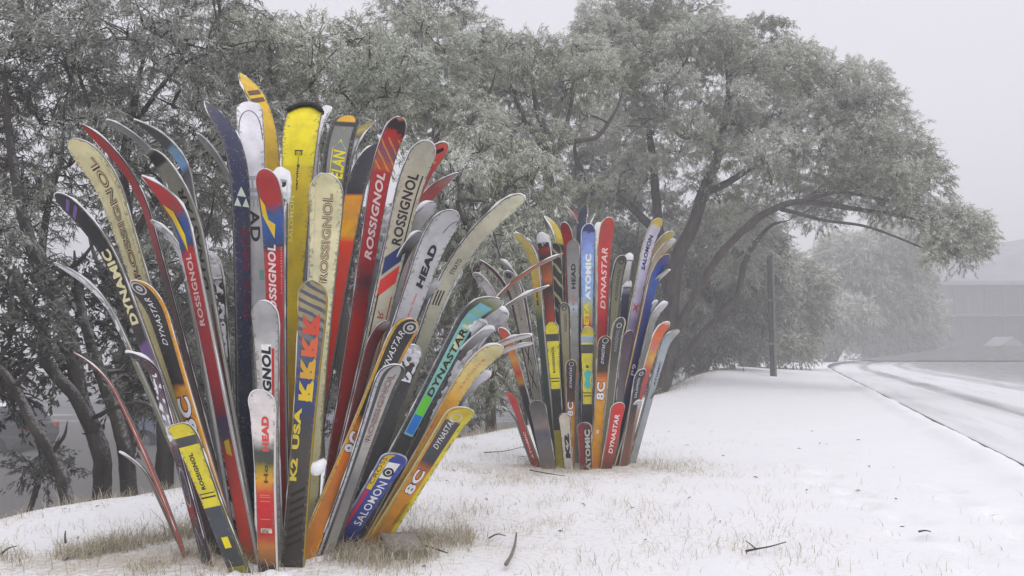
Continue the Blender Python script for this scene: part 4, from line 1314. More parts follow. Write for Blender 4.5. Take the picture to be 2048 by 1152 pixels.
s.panel(560, 330, .70, .73, srgb(170, 160, 110), name='pin_stripe')
s = ski('black ski with purple tip bars and bold cream lettering, left side', gb(440, 2.98), (112, 386, 2.80), .112, -132, [(386, BLACK), (640, BLACK), (680, BLACK), (690, PURPLE), (718, srgb(120, 96, 150)), (728, srgb(206, 196, 150)), (860, srgb(196, 186, 130)), (900, srgb(150, 140, 140)), (940, srgb(70, 30, 50)), (1100, BLACK)], edge=srgb(120, 118, 110), curl=.07, t0=.74, bow=.05, warp=.05, frost=.15, group=G1, rim=.9)
s.panel(411, 405, -.75, .70, PURPLE, slant=.012); s.panel(425, 419, -.78, .74, PURPLE, slant=.012)
s.text('DYNAMIC', 648, 498, -.66, .66, CREAM, off=.045, shear=.1)
s.text('17', 722, 690, -.5, .3, srgb(112, 88, 140), off=.06)
s = ski('black ski with thin amber borders, ring emblem and white script', gb(470, 2.90), (266, 560, 2.72), .098, -116, [(560, BLACK), (700, BLACK), (764, BLACK), (776, srgb(206, 140, 26)), (900, ORANGE), (1110, GOLD)], edge=GOLD, curl=.05, bow=.02, warp=.035, group=G1, rim=.4, frost=.12, side_cols=[(.90, 1.1, GOLD)])
s.ring(574, .026, LGREY, wc=-.05); s.ring(574, .012, LGREY, wc=-.05, inner=.3)
s.text('DYNASTAR', 690, 592, -.36, .16, srgb(226, 226, 226), off=.0, shear=.45); s.eight_c(868, 790, -.95, .75)
s = ski('red ski with blue and yellow splash below its tip, white lettering, left', gb(505, 2.86), (284, 350, 2.80), .108, -128, [(350, srgb(178, 44, 44)), (395, RED), (425, srgb(150, 54, 60)), (440, srgb(40, 80, 150)), (476, srgb(30, 70, 140)), (492, srgb(40, 60, 90)), (504, RED), (760, srgb(150, 28, 40)), (820, srgb(110, 30, 40)), (842, srgb(46, 40, 76)), (872, srgb(60, 44, 60)), (905, srgb(160, 44, 40)), (1010, srgb(200, 60, 46)), (1070, srgb(176, 60, 44)), (1130, srgb(110, 96, 50))], edge=srgb(150, 148, 144), curl=.07, t0=.78, bow=.03, shape='point', warp=.05, group=G1, rim=1.2, frost=.12)
s.poly([(400, -.75), (420, -.2), (470, .1), (505, .05), (470, -.35), (430, -.7)], srgb(206, 176, 30)); s.text('ROSSIGNOL', 652, 508, -.42, .36, srgb(206, 176, 176), off=.03, shear=.15)
s.poly([(905, -.2), (880, -.25), (878, .35), (912, .4)], srgb(170, 150, 30))
s = ski('dark plum ski dusted with snow, silver loop and red marks near its foot', gb(418, 2.84), (252, 703, 2.76), .100, -140, [(703, BLACK), (745, srgb(70, 40, 56)), (800, srgb(96, 84, 96)), (870, srgb(170, 165, 172)), (895, srgb(80, 50, 64)), (925, srgb(36, 30, 44)), (985, srgb(40, 30, 52)), (1010, srgb(110, 24, 30)), (1040, srgb(90, 24, 28)), (1055, BLACK), (1130, BLACK)], edge=srgb(60, 36, 50), warp=.06, curl=.08, bow=.03, frost=.75, group=G1, shape='round')
s.ring(972, .030, GREY, squash=2.4, inner=.86, wc=.1); s.poly([(1035, -.4), (1000, .1), (1030, .6), (1022, .1)], srgb(150, 30, 34)); s.snow_face(745, 880, .45, .008)
s.poly([(1110, -.45), (1052, -.1), (1050, .0), (1108, -.35)], GREY); s.poly([(1085, .5), (1050, .0), (1052, -.1), (1088, .42)], GREY)

# ---- centre, front
s = ski('red ski with blue and yellow splash, white lettering, centre of the fan', gb(560, 3.02), (528, 337, 2.98), .104, -100, [(337, srgb(190, 60, 56)), (360, RED), (405, srgb(170, 40, 40)), (424, srgb(60, 80, 130)), (440, srgb(34, 84, 150)), (480, srgb(28, 66, 130)), (494, srgb(40, 50, 60)), (506, RED), (700, srgb(160, 30, 40)), (1090, DRED)], edge=srgb(130, 128, 126), curl=.04, warp=.06, group=G1, rim=1.0, frost=.12)
s.poly([(392, -.85), (410, -.5), (440, -.35), (478, .1), (450, .2), (462, -.2), (430, -.8)], srgb(210, 180, 40)); s.text('ROSSIGNOL', 640, 490, -.55, .2, srgb(222, 200, 200), off=.035, shear=.2); s.text('competition', 590, 496, .62, .84, srgb(214, 150, 150), off=.0)
s = ski('cream ski with outlined lettering and broad round tip, centre of fan', gb(606, 2.98), (653, 346, 2.84), .128, -86, [(346, CREAM), (620, srgb(214, 208, 168)), (1090, srgb(180, 170, 120))], edge=srgb(120, 118, 100), curl=.03, waist=.66, rim=.4, group=G1, frost=.05)
s.text('ROSSIGNOL', 565, 386, -.20, .42, BLACK, off=.050); s.text('ROSSIGNOL', 565, 386, -.19, .41, CREAM, off=.010, lift=.0030, name='lettering_fill'); s.text('ROSSIGNOL', 565, 386, -.17, .39, srgb(120, 52, 52), off=-.024, lift=.0036, name='lettering_line')
s.panel(560, 372, -.72, -.69, srgb(180, 172, 120), name='pin_stripe')
s = ski('silver-grey ski with heavy black lettering on white and a red stripe', gb(546, 2.90), (525, 600, 2.74), .100, -91, [(600, srgb(176, 176, 176)), (640, srgb(160, 160, 160)), (690, srgb(184, 182, 180)), (760, srgb(182, 176, 170)), (1100, GREY)], edge=srgb(120, 120, 118), curl=.03, group=G1, rim=.6, frost=.08)
s.panel(800, 688, -.48, .42, srgb(226, 224, 224)); s.text('ROSSIGNOL', 866, 692, -.42, .36, BLACK, off=.05, shear=.15, lift=.0026); s.panel(800, 696, .46, .70, srgb(186, 40, 40))
s = ski('ski with grey diagonal bars at its round tip and red-to-yellow zigzag letters', gb(585, 2.82), (625, 560, 2.66), .104, -89, [(560, srgb(150, 140, 104)), (610, srgb(160, 148, 106)), (650, srgb(130, 128, 112)), (690, srgb(78, 90, 110)), (740, srgb(44, 66, 120)), (800, srgb(36, 56, 110)), (850, srgb(50, 54, 70)), (880, srgb(62, 58, 50)), (1120, srgb(44, 38, 32))], edge=srgb(150, 130, 30), hatch=(srgb(76, 80, 96), 30, 1.2, 560, 745, .42), curl=.03, waist=.74, group=G1, rim=.2, frost=.1)
for i, (va, vb, cc) in enumerate(((668, 624, srgb(190, 70, 50)), (712, 668, srgb(196, 92, 54)), (756, 712, srgb(196, 150, 50)), (800, 756, srgb(206, 176, 40)))):
    s.text('K', va, vb, -.60, .55, cc, off=.06, name='zigzag_letter')
    s.text('2', va + 2, vb + 6, .0, .62, cc, off=.05, lift=.0026, name='zigzag_letter')
s.text('K2', 960, 915, -.86, -.22, srgb(206, 186, 60), off=.05); s.text('USA', 897, 815, -.86, -.22, srgb(206, 186, 60), off=.05); s.text('IIIII', 915, 830, .15, .5, srgb(70, 66, 58), off=.0)
for k in range(7):
    s.panel(985 + k * 17, 978 + k * 17, -.7, .75, srgb(26, 24, 22), slant=.02)
s = ski('white ski fading to yellow and red, red letters, front centre', gb(537, 2.77), (520, 778, 2.58), .094, -92, [(778, srgb(222, 214, 212)), (872, srgb(216, 208, 204)), (884, srgb(160, 160, 156)), (900, srgb(60, 66, 64)), (922, srgb(70, 70, 56)), (936, srgb(150, 130, 30)), (956, srgb(206, 150, 30)), (972, srgb(196, 110, 40)), (984, srgb(190, 60, 34)), (1000, srgb(186, 30, 30)), (1066, srgb(170, 34, 30)), (1090, srgb(176, 110, 40)), (1122, srgb(120, 80, 36)), (1130, srgb(30, 28, 28))], edge=srgb(206, 200, 196), warp=.05, curl=.03, waist=.74, tail=.76, group=G1, rim=.5, frost=.3)
s.text('HEAD', 900, 830, -.12, .46, srgb(200, 70, 60), off=.06); s.text('Ho', 962, 926, -.05, .35, srgb(70, 60, 40), off=.03); s.panel(1062, 1053, -.6, .72, srgb(206, 196, 180), name='maker_label'); s.text('acro-X', 1061, 1054, -.45, .6, BLACK, off=.02, rev=True, lift=.0030)
for k, vv in enumerate((986, 990, 998, 1034)):
    s.panel(vv + 1.5, vv, -.6, .6, srgb(206, 120, 110), name='fine_line')
# (the maker label reads across the ski)
s = ski('yellow and black ski with boxed lettering, front left of the fan', gb(482, 2.745), (352, 847, 2.62), .104, -112, [(847, YEL), (872, YEL), (874, DGREY), (890, DGREY), (892, srgb(212, 200, 40)), (1010, srgb(206, 194, 40)), (1012, srgb(60, 66, 74)), (1076, srgb(60, 66, 76)), (1130, srgb(56, 60, 62)), (1133, srgb(150, 140, 30)), (1150, srgb(130, 124, 30))], edge=srgb(90, 88, 60), interp='CONSTANT', curl=.035, shape='square', waist=.78, group=G1, rim=.4, frost=.08)
s.text('ROSSIGNOL', 975, 903, -.36, .06, srgb(40, 44, 50), off=.04); s.panel(984, 982, -.9, .9, BLACK); s.panel(992, 989, -.9, .9, BLACK); s.panel(1092, 1070, -.35, .45, YEL, name='maker_label'); s.panel(903, 900, -.9, .9, srgb(196, 190, 60))

# ---- right side, outer to inner
s = ski('red ski with dark tip and purple-orange pattern, slanting white lettering', gb(645, 3.06), (802, 233, 3.10), .092, -58, [(233, srgb(196, 120, 90)), (240, BLACK), (262, srgb(50, 36, 36)), (266, srgb(196, 40, 36)), (285, srgb(190, 44, 50)), (305, srgb(140, 80, 110)), (330, srgb(190, 90, 60)), (346, srgb(176, 36, 40)), (520, srgb(170, 30, 40)), (560, srgb(90, 40, 50)), (640, srgb(170, 34, 32)), (1080, srgb(96, 26, 26))], edge=srgb(130, 50, 50), warp=.05, curl=.06, t0=.80, group=G1, rim=.6, frost=.15, hatch=(srgb(214, 150, 60), 40, 2.0, 275, 340, .22))
s.text('ROSSIGNOL', 520, 345, -.45, .40, srgb(216, 196, 196), off=.035, shear=.2)
s = ski('tan ski with large black lettering above navy and red slanted blocks', gb(650, 3.00), (858, 281, 2.96), .112, -60, [(281, srgb(170, 168, 150)), (360, TAN), (640, srgb(178, 172, 152)), (820, srgb(150, 144, 124)), (1090, srgb(110, 100, 84))], edge=srgb(70, 72, 72), curl=.05, t0=.80, bow=.02, group=G1, rim=.9, frost=.08)
s.text('ROSSIGNOL', 490, 346, -.48, .34, srgb(36, 36, 40), off=.03); s.panel(488, 346, .62, .74, srgb(36, 36, 40), name='pin_stripe')
s.panel(536, 500, -.85, .8, srgb(34, 50, 96), slant=.028); s.panel(580, 545, -.85, .8, srgb(190, 50, 44), slant=.028)
s.panel(980, 590, .68, .80, srgb(150, 40, 40), name='pin_stripe'); s.panel(980, 590, -.82, -.66, srgb(40, 40, 44), name='pin_stripe'); s.text('R', 636, 622, -.3, .3, srgb(150, 60, 50), off=.0, rev=True)
s = ski('orange-red ski with faint white lettering beside the tan one', gb(662, 3.1), (892, 284, 3.10), .085, -46, [(284, srgb(206, 90, 76)), (330, srgb(200, 60, 46)), (470, srgb(200, 66, 36)), (520, srgb(190, 44, 30)), (620, srgb(150, 30, 30)), (640, BLACK), (1080, BLACK)], edge=srgb(120, 44, 40), curl=.07, t0=.78, bow=.03, group=G1, rim=.6, frost=.15)
s.poly([(306, -.6), (292, .1), (296, .4), (316, -.4)], BLACK); s.text('SALOMON', 450, 318, -.2, .5, srgb(222, 130, 110), off=.02)
s = ski('thin red ski with grey tip curling right of the orange-red one', gb(690, 3.22), (917, 344, 3.3), .080, -28, [(344, GREY), (375, srgb(170, 50, 44)), (520, srgb(170, 44, 40)), (1060, DGREY)], edge=srgb(150, 60, 56), curl=.09, t0=.76, bow=.04, shape='point', group=G1, rim=1.0)
s = ski('narrow pale ski with snowy tip squeezed between red and silver skis', gb(668, 3.06), (868, 403, 3.06), .080, -40, [(403, WHITE), (430, LGREY), (700, srgb(150, 150, 150)), (1070, DGREY)], edge=srgb(60, 62, 66), curl=.06, t0=.8, group=G1, rim=1.8)
s = ski('snow-tipped ski just behind the silver lettered ski', gb(672, 3.24), (800, 405, 3.35), .085, 50, [(405, WHITE), (480, srgb(170, 172, 176)), (1060, DGREY)], edge=LGREY, curl=.05, group=G1, rim=2.0, frost=.8); s.snow_face(410, 520, .8, .010)
s = ski('silver ski with bold black lettering and small red script, right side', gb(646, 3.02), (909, 420, 2.92), .116, -55, [(420, srgb(176, 176, 178)), (600, srgb(166, 166, 168)), (760, srgb(140, 140, 140)), (1080, srgb(100, 100, 98))], edge=srgb(76, 78, 80), curl=.05, t0=.82, bow=.02, group=G1, rim=.6, frost=.05)
s.text('HEAD', 574, 488, -.20, .40, BLACK, off=.06, shear=.1); s.text('cyber light', 640, 585, .0, .22, srgb(190, 80, 80), off=.02)
s.stroke([(462, .22), (446, .34), (437, .52), (435, .70), (441, .78)], .003, srgb(70, 70, 76))
s = ski('long pale ski whose slender tip bends far over to the right', gb(702, 3.09), (1046, 389, 3.02), .090, -47, [(389, srgb(206, 204, 176)), (460, srgb(186, 182, 160)), (560, srgb(186, 184, 164)), (700, srgb(150, 150, 132)), (1080, srgb(110, 110, 100))], edge=srgb(70, 72, 74), curl=.21, t0=.60, bow=.03, shape='round', group=G1, rim=1.0, frost=.05, waist=.8)
s.text('STRATO', 546, 516, -.25, .30, srgb(60, 60, 60), off=.02)
for k in range(3):
    s.panel(612 - k * 1.5, 582 - k * 1.5, -.70 + k * .42, -.48 + k * .42, srgb(50, 50, 54), name='letter_stripe')
s = ski('grey ski with long run of clinging snow behind the long pale ski', gb(694, 3.2), (916, 530, 3.2), .085, -60, [(530, WHITE), (620, GREY), (1060, DGREY)], edge=srgb(120, 120, 120), curl=.04, group=G1, rim=1.8, frost=.9); s.snow_face(535, 820, .75, .008)
s = ski('black ski with pale blue-green inset panel and black lettering', gb(690, 3.04), (1002, 597, 2.90), .100, -57, [(597, LGREY), (605, srgb(130, 140, 90)), (622, srgb(60, 62, 64)), (700, srgb(44, 46, 48)), (1080, srgb(30, 30, 32))], edge=srgb(110, 112, 110), curl=.12, t0=.80, bow=.02, group=G1, rim=.8, frost=.1)
s.panel(868, 608, -.62, .70, srgb(120, 176, 190), name='panel_border', off=.0014); s.panel(864, 612, -.50, .58, srgb(128, 178, 158), off=.0022); s.panel(864, 828, -.50, .58, srgb(40, 110, 190), off=.0028); s.panel(828, 792, -.50, .58, srgb(100, 190, 50), off=.0028); s.panel(700, 640, -.30, .34, srgb(196, 196, 150), off=.0027)
s.text('DYNASTAR', 790, 656, -.30, .38, srgb(36, 40, 44), off=.03, shear=.1, lift=.0050)
s = ski('wide ski plastered with snow beside the blue-green panelled one', gb(708, 3.12), (966, 640, 3.04), .100, -62, [(640, WHITE), (700, LGREY), (1070, GREY)], edge=GREY, curl=.03, group=G1, rim=2.0, frost=1.0); s.snow_face(644, 980, .95, .009)
s = ski('snow-plastered ski with bent white tip above the amber ski', gb(716, 3.16), (1012, 621, 3.14), .105, -58, [(621, WHITE), (660, LGREY), (760, srgb(150, 146, 138)), (1070, GREY)], edge=GREY, curl=.10, t0=.76, group=G1, rim=2.4, frost=.9); s.snow_face(622, 690, 1.1, .010); s.snow_face(690, 960, .78, .007)
s = ski('long brown ski with orange edge bowing right towards the smaller fan', gb(700, 3.3), (1126, 506, 3.32), .050, -8, [(506, srgb(150, 150, 140)), (540, srgb(170, 96, 60)), (590, srgb(130, 90, 72)), (700, srgb(120, 106, 96)), (1060, DGREY)], edge=srgb(160, 96, 56), curl=.10, t0=.68, bow=.05, shape='point', group=G1, rim=.9, warp=.03)
s = ski('grey ski with narrow bent tip under the brown-orange one', gb(712, 3.26), (1098, 570, 3.24), .050, -10, [(570, LGREY), (600, srgb(120, 116, 112)), (760, srgb(106, 98, 92)), (1060, DGREY)], edge=srgb(130, 120, 112), curl=.12, t0=.66, bow=.04, shape='point', group=G1, rim=1.2)
s = ski('cream-tipped amber ski on the right below the snow-plastered pair', gb(733, 3.08), (1003, 690, 2.98), .086, -56, [(690, srgb(206, 200, 150)), (760, srgb(206, 184, 110)), (800, srgb(206, 150, 40)), (850, srgb(196, 120, 24)), (900, srgb(206, 150, 40)), (1080, srgb(180, 110, 24))], edge=srgb(190, 160, 90), curl=.13, t0=.70, bow=.03, warp=.03, group=G1, rim=1.0, frost=.1)
s.text('exclusive', 775, 715, -.25, .2, srgb(214, 130, 70), off=.0)
s = ski('tan ski with upper white curved tip low on the right of the fan', gb(728, 3.2), (1062, 668, 3.16), .055, -20, [(668, WHITE), (700, srgb(176, 160, 140)), (800, srgb(170, 150, 126)), (1060, DGREY)], edge=srgb(170, 150, 130), curl=.15, t0=.68, bow=.03, group=G1, rim=2.0)
s = ski('grey ski with lower white curved tip low on the right of the fan', gb(735, 3.16), (1067, 684, 3.1), .052, -18, [(684, WHITE), (720, srgb(150, 146, 140)), (1060, DGREY)], edge=srgb(180, 170, 156), curl=.15, t0=.68, bow=.03, group=G1, rim=1.8)
s = ski('small snow-tipped ski end poking out below the white curved tips', gb(735, 3.22), (977, 744, 3.2), .07, -40, [(744, WHITE), (800, DGREY), (1060, DGREY)], edge=DGREY, curl=.08, t0=.75, group=G1, rim=2.2)
s = ski('black ski with amber borders, white script and 8C numerals, centre right', gb(607, 2.92), (827, 637, 2.84), .096, -62, [(637, BLACK), (760, BLACK), (830, BLACK), (850, srgb(190, 110, 30)), (900, ORANGE), (1110, srgb(190, 120, 24))], edge=srgb(206, 150, 40), curl=.05, bow=.03, warp=.03, group=G1, rim=.4, frost=.1, side_cols=[(.9, 1.1, GOLD), (-.1, .08, srgb(206, 170, 30))])
s.ring(651, .026, LGREY, wc=.2); s.ring(651, .012, LGREY, wc=.2, inner=.3); s.text('DYNASTAR', 752, 662, -.42, .10, srgb(226, 226, 226), off=.0, shear=.45); s.eight_c(905, 862, -.9, .75)
s = ski('slate ski with pale stripes and outlined lettering, silver rounded tip', gb(650, 2.96), (797, 728, 2.74), .096, -60, [(728, srgb(150, 150, 150)), (760, srgb(170, 168, 164)), (880, srgb(166, 162, 156)), (960, srgb(110, 108, 106)), (1090, srgb(150, 148, 140))], edge=srgb(60, 60, 62), curl=.05, bow=.03, group=G1, rim=.5, frost=.06, side_cols=[(-.1, .14, srgb(176, 176, 180)), (.14, .30, srgb(56, 58, 62)), (.82, 1.1, srgb(60, 60, 62))])
s.text('ROSSIGNOL', 880, 745, -.22, .35, BLACK, off=.045); s.text('ROSSIGNOL', 880, 745, -.21, .34, srgb(190, 180, 172), off=.008, lift=.0030, name='lettering_fill'); s.text('ROSSIGNOL', 880, 745, -.19, .32, srgb(120, 52, 52), off=-.024, lift=.0036, name='lettering_line')
s = ski('charcoal ski with plain lower half between slate and panelled skis', gb(690, 3.04), (832, 690, 3.0), .100, -62, [(690, WHITE), (720, srgb(60, 60, 62)), (1080, srgb(40, 40, 44))], edge=srgb(150, 150, 150), curl=.04, group=G1, rim=2.0, frost=.3); s.snow_face(692, 760, .7, .009)
s = ski('yellow-edged grey and orange ski with white script, lowest on the right', gb(745, 3.10), (940, 816, 2.90), .108, -58, [(816, srgb(206, 184, 40)), (838, srgb(200, 180, 40)), (842, srgb(64, 64, 68)), (920, srgb(56, 58, 64)), (930, srgb(150, 84, 50)), (945, srgb(190, 120, 36)), (1000, srgb(206, 140, 26)), (1070, srgb(176, 120, 24))], edge=srgb(190, 184, 110), curl=.06, bow=.03, warp=.03, waist=.82, group=G1, rim=.3, frost=.1, side_cols=[(-.1, .10, srgb(200, 140, 30)), (.78, 1.1, srgb(206, 190, 40))])
s.text('DYNASTAR', 895, 838, -.45, .05, srgb(214, 214, 214), off=.0, shear=.4); s.ring(833, .022, LGREY, wc=-.1); s.eight_c(985, 936, -.62, .30)
for k in range(4):
    s.panel(1048, 1006, .28 + k * .13, .32 + k * .13, srgb(60, 60, 30), slant=.05, name='hatch_line')
s = ski('bright blue ski with white lettering, yellow and red border, front right', gb(672, 3.05), (802, 908, 2.86), .104, -64, [(908, srgb(60, 80, 160)), (930, srgb(36, 66, 160)), (1000, srgb(34, 60, 150)), (1090, srgb(30, 44, 110))], edge=srgb(150, 160, 190), curl=.05, bow=.02, waist=.80, group=G1, rim=.2, frost=.05)
s.panel(978, 910, -.95, -.42, srgb(206, 176, 40), off=.0016); s.panel(1070, 980, -.95, -.55, srgb(176, 40, 70), off=.0016)
s.text('CROSS', 968, 918, -.86, -.52, srgb(50, 44, 20), off=.0); s.panel(953, 922, -.38, .62, srgb(222, 222, 226), off=.0017, slant=.02); s.ring(940, .020, BLACK, wc=.12, inner=.62, lift=.0026); s.ring(940, .008, BLACK, wc=.12, inner=.1, lift=.0026)
s.text('SALOMON', 1042, 958, -.12, .62, srgb(222, 222, 232), off=.012, lift=.0030)

# slim skis filling the gaps
s = ski('slim black ski seen nearly edge-on between tan and silver skis', gb(652, 3.04), (842, 462, 3.02), .060, -35, [(462, LGREY), (500, srgb(50, 50, 54)), (1080, BLACK)], edge=srgb(110, 110, 112), curl=.05, group=G1, rim=1.4)
s = ski('slim pale-edged dark ski between the silver and the long pale ski', gb(668, 3.06), (878, 560, 3.04), .058, -38, [(560, WHITE), (600, srgb(70, 72, 74)), (1080, srgb(50, 50, 52))], edge=srgb(150, 150, 150), curl=.05, group=G1, rim=1.6)
s = ski('slim maroon ski edge-on behind the slate lettered ski', gb(636, 3.0), (776, 640, 2.96), .060, -35, [(640, LGREY), (660, srgb(110, 36, 40)), (1090, srgb(60, 26, 28))], edge=srgb(120, 60, 56), curl=.05, group=G1, rim=.8)
s = ski('slim white-edged ski leaning right just under the panelled one', gb(722, 3.1), (985, 655, 3.02), .056, -34, [(655, WHITE), (700, srgb(90, 88, 84)), (1080, DGREY)], edge=srgb(160, 156, 150), curl=.09, t0=.74, group=G1, rim=1.8)
# ------------------------------------------------------------------ the smaller fan of skis behind
G2 = 'skis planted in the smaller fan'
# back row
s = ski('red ski with pointed tip curling left at the back of the smaller fan', gb(1150, 5.65), (1130, 410, 5.95), .085, 150, [(410, srgb(190, 70, 56)), (440, RED), (600, srgb(170, 30, 34)), (900, DRED)], edge=srgb(130, 80, 70), curl=.07, t0=.76, shape='point', group=G2, rim=1.0)
s = ski('navy ski with dark pointed tip at the top centre of the smaller fan', gb(1165, 5.65), (1171, 409, 5.95), .080, 70, [(409, srgb(24, 28, 44)), (470, srgb(20, 40, 66)), (900, NAVY)], edge=DGREY, curl=.06, shape='point', group=G2, rim=.8)
s = ski('white snow-backed ski left of the tallest red ski in the smaller fan', gb(1190, 5.62), (1201, 444, 5.8), .078, 82, [(444, WHITE), (470, srgb(214, 210, 196)), (900, GREY)], edge=GREY, curl=.03, group=G2, rim=1.6, frost=.4); s.text('||||||||', 600, 480, .5, .9, BLACK, off=.0)
s = ski('yellow ski with a broad white snow edge, upper left of the smaller fan', gb(1125, 5.62), (1092, 432, 5.8), .110, 140, [(432, LGREY), (448, srgb(190, 170, 50)), (486, srgb(196, 174, 50)), (490, BLACK), (900, BLACK)], edge=srgb(170, 170, 160), curl=.06, t0=.78, group=G2, rim=2.6, frost=.25); s.text('KRS', 640, 500, -.6, .6, srgb(110, 110, 100), off=.0)
s = ski('grey ski with snow-white top right of the olive ski, smaller fan', gb(1228, 5.6), (1259, 507, 5.72), .080, 62, [(507, WHITE), (560, srgb(176, 174, 166)), (900, GREY)], edge=LGREY, curl=.03, group=G2, rim=2.4, frost=.5, cap=.012)
s = ski('small white-capped ski end beside the lilac ski in the smaller fan', gb(1235, 5.58), (1257, 562, 5.66), .07, 60, [(562, WHITE), (590, srgb(60, 60, 90)), (900, NAVY)], edge=DGREY, curl=.03, group=G2, rim=2.4, cap=.012)
s = ski('thin dark twiggy ski tip rising right of the navy one, smaller fan', gb(1178, 5.7), (1190, 426, 6.0), .06, 30, [(426, GREY), (470, srgb(120, 120, 80)), (900, DGREY)], edge=DGREY, curl=.05, shape='point', group=G2)
# left side
s = ski('grey-pink ski leaning far left in the smaller fan, ring at its tip', gb(1090, 5.5), (948, 545, 5.4), .090, -135, [(545, srgb(120, 120, 116)), (572, LGREY), (640, srgb(176, 160, 158)), (900, GREY)], edge=GREY, curl=.09, t0=.75, group=G2, rim=1.0); s.ring(556, .024, DGREY, inner=.75)
s = ski('dark red edge-on ski at the upper left of the smaller fan', gb(1095, 5.55), (960, 519, 5.5), .075, -165, [(519, srgb(90, 40, 44)), (600, srgb(84, 50, 52)), (900, DGREY)], edge=srgb(110, 70, 68), curl=.11, t0=.72, shape='point', group=G2, rim=.9)
s = ski('dark ski with snow along its upper edge, left part of the smaller fan', gb(1100, 5.55), (1002, 519, 5.5), .085, -160, [(519, WHITE), (545, srgb(120, 104, 100)), (900, DGREY)], edge=GREY, curl=.09, t0=.74, group=G2, rim=2.2, rim_edge=.9)
s = ski('grey ski with black disc emblem and small script, left of smaller fan', gb(1100, 5.4), (1012, 541, 5.25), .098, -120, [(541, srgb(130, 128, 120)), (640, srgb(150, 144, 130)), (780, srgb(140, 136, 124)), (900, GREY)], edge=srgb(120, 118, 110), curl=.05, bow=.03, group=G2, rim=.8); s.ring(550, .022, BLACK, inner=.15); s.text('ROSSIGNOL', 640, 565, -.2, .3, srgb(70, 68, 64), off=.0)
s.text('XX', 780, 690, -.5, .5, BLACK, off=.0)
s = ski('pale yellow ski with small black script, curling left, smaller fan', gb(1108, 5.45), (1030, 465, 5.35), .100, -140, [(465, srgb(206, 190, 110)), (540, srgb(200, 176, 80)), (580, srgb(206, 160, 70)), (600, srgb(190, 176, 90)), (640, srgb(60, 90, 80)), (900, DGREY)], edge=srgb(170, 166, 150), curl=.08, t0=.76, bow=.02, group=G2, rim=1.4, interp='LINEAR'); s.text('RX', 610, 580, -.3, .3, BLACK, off=.03)
s = ski('snow-edged grey ski right of the pale yellow one, smaller fan', gb(1114, 5.5), (1052, 478, 5.48), .075, -150, [(478, WHITE), (520, GREY), (900, DGREY)], edge=GREY, curl=.07, t0=.78, group=G2, rim=2.2, rim_edge=1.0)
s = ski('black and red ski with round emblem and snow cap, smaller fan', gb(1122, 5.45), (1083, 465, 5.4), .095, -106, [(465, WHITE), (472, BLACK), (492, BLACK), (498, srgb(150, 30, 36)), (515, BLACK), (560, srgb(190, 100, 40)), (575, BLACK), (640, srgb(170, 60, 36)), (700, srgb(150, 36, 36)), (900, DRED)], edge=BLACK, curl=.04, group=G2, rim=1.6, cap=.01, frost=.3, warp=.02); s.ring(482, .020, LGREY, inner=.75); s.text('*', 492, 474, -.5, .5, LGREY, off=.03); s.text('R8', 735, 690, -.5, .5, srgb(206, 180, 170), off=.0)
s = ski('dark ski printed with cream bars beside the grey lettered ski, smaller fan', gb(1132, 5.48), (1110, 486, 5.5), .085, -98, [(486, BLACK), (540, srgb(60, 60, 50)), (700, srgb(36, 38, 36)), (900, BLACK)], edge=srgb(120, 120, 100), hatch=(srgb(190, 184, 150), 14, .8, 490, 700, .25), curl=.03, group=G2, rim=.6)
s = ski('lower red ski with rounded tip left of the grey lettered one, smaller fan', gb(1140, 5.5), (1127, 444, 5.6), .088, -120, [(444, srgb(150, 50, 46)), (470, srgb(180, 34, 40)), (700, srgb(150, 28, 34)), (900, DRED)], edge=srgb(130, 100, 96), curl=.05, group=G2, rim=.7)
s = ski('red, orange and yellow flecked ski low on the left of the smaller fan', gb(1092, 5.32), (1000, 655, 5.2), .090, -132, [(655, srgb(190, 70, 50)), (690, srgb(200, 90, 40)), (720, srgb(206, 150, 60)), (745, srgb(200, 50, 46)), (765, srgb(190, 150, 40)), (775, srgb(70, 56, 76)), (850, srgb(60, 60, 66)), (900, srgb(90, 40, 40))], edge=srgb(150, 146, 140), curl=.04, warp=.05, group=G2, rim=.8)
s = ski('pale edge-on ski with bent tip low on the left of the smaller fan', gb(1075, 5.3), (994, 745, 5.2), .07, -172, [(745, LGREY), (900, GREY)], edge=srgb(170, 160, 130), curl=.10, t0=.7, group=G2, rim=1.2)
s = ski('crimson ski with white letters leaning left at the foot of the smaller fan', gb(1075, 5.28), (1012, 782, 5.15), .090, -140, [(782, srgb(200, 80, 60)), (800, srgb(190, 36, 44)), (860, srgb(176, 30, 40)), (915, srgb(150, 30, 36))], edge=srgb(110, 104, 60), curl=.05, bow=.04, group=G2, rim=.5); s.text('ATOMIC', 915, 862, -.3, .45, srgb(206, 196, 196), off=.03)
s = ski('short ski with white curled tip farthest left at the foot of smaller fan', gb(1066, 5.36), (1005, 812, 5.28), .075, -168, [(812, WHITE), (830, GREY), (915, srgb(90, 94, 70))], edge=srgb(100, 110, 100), curl=.12, t0=.6, group=G2, rim=2.0)
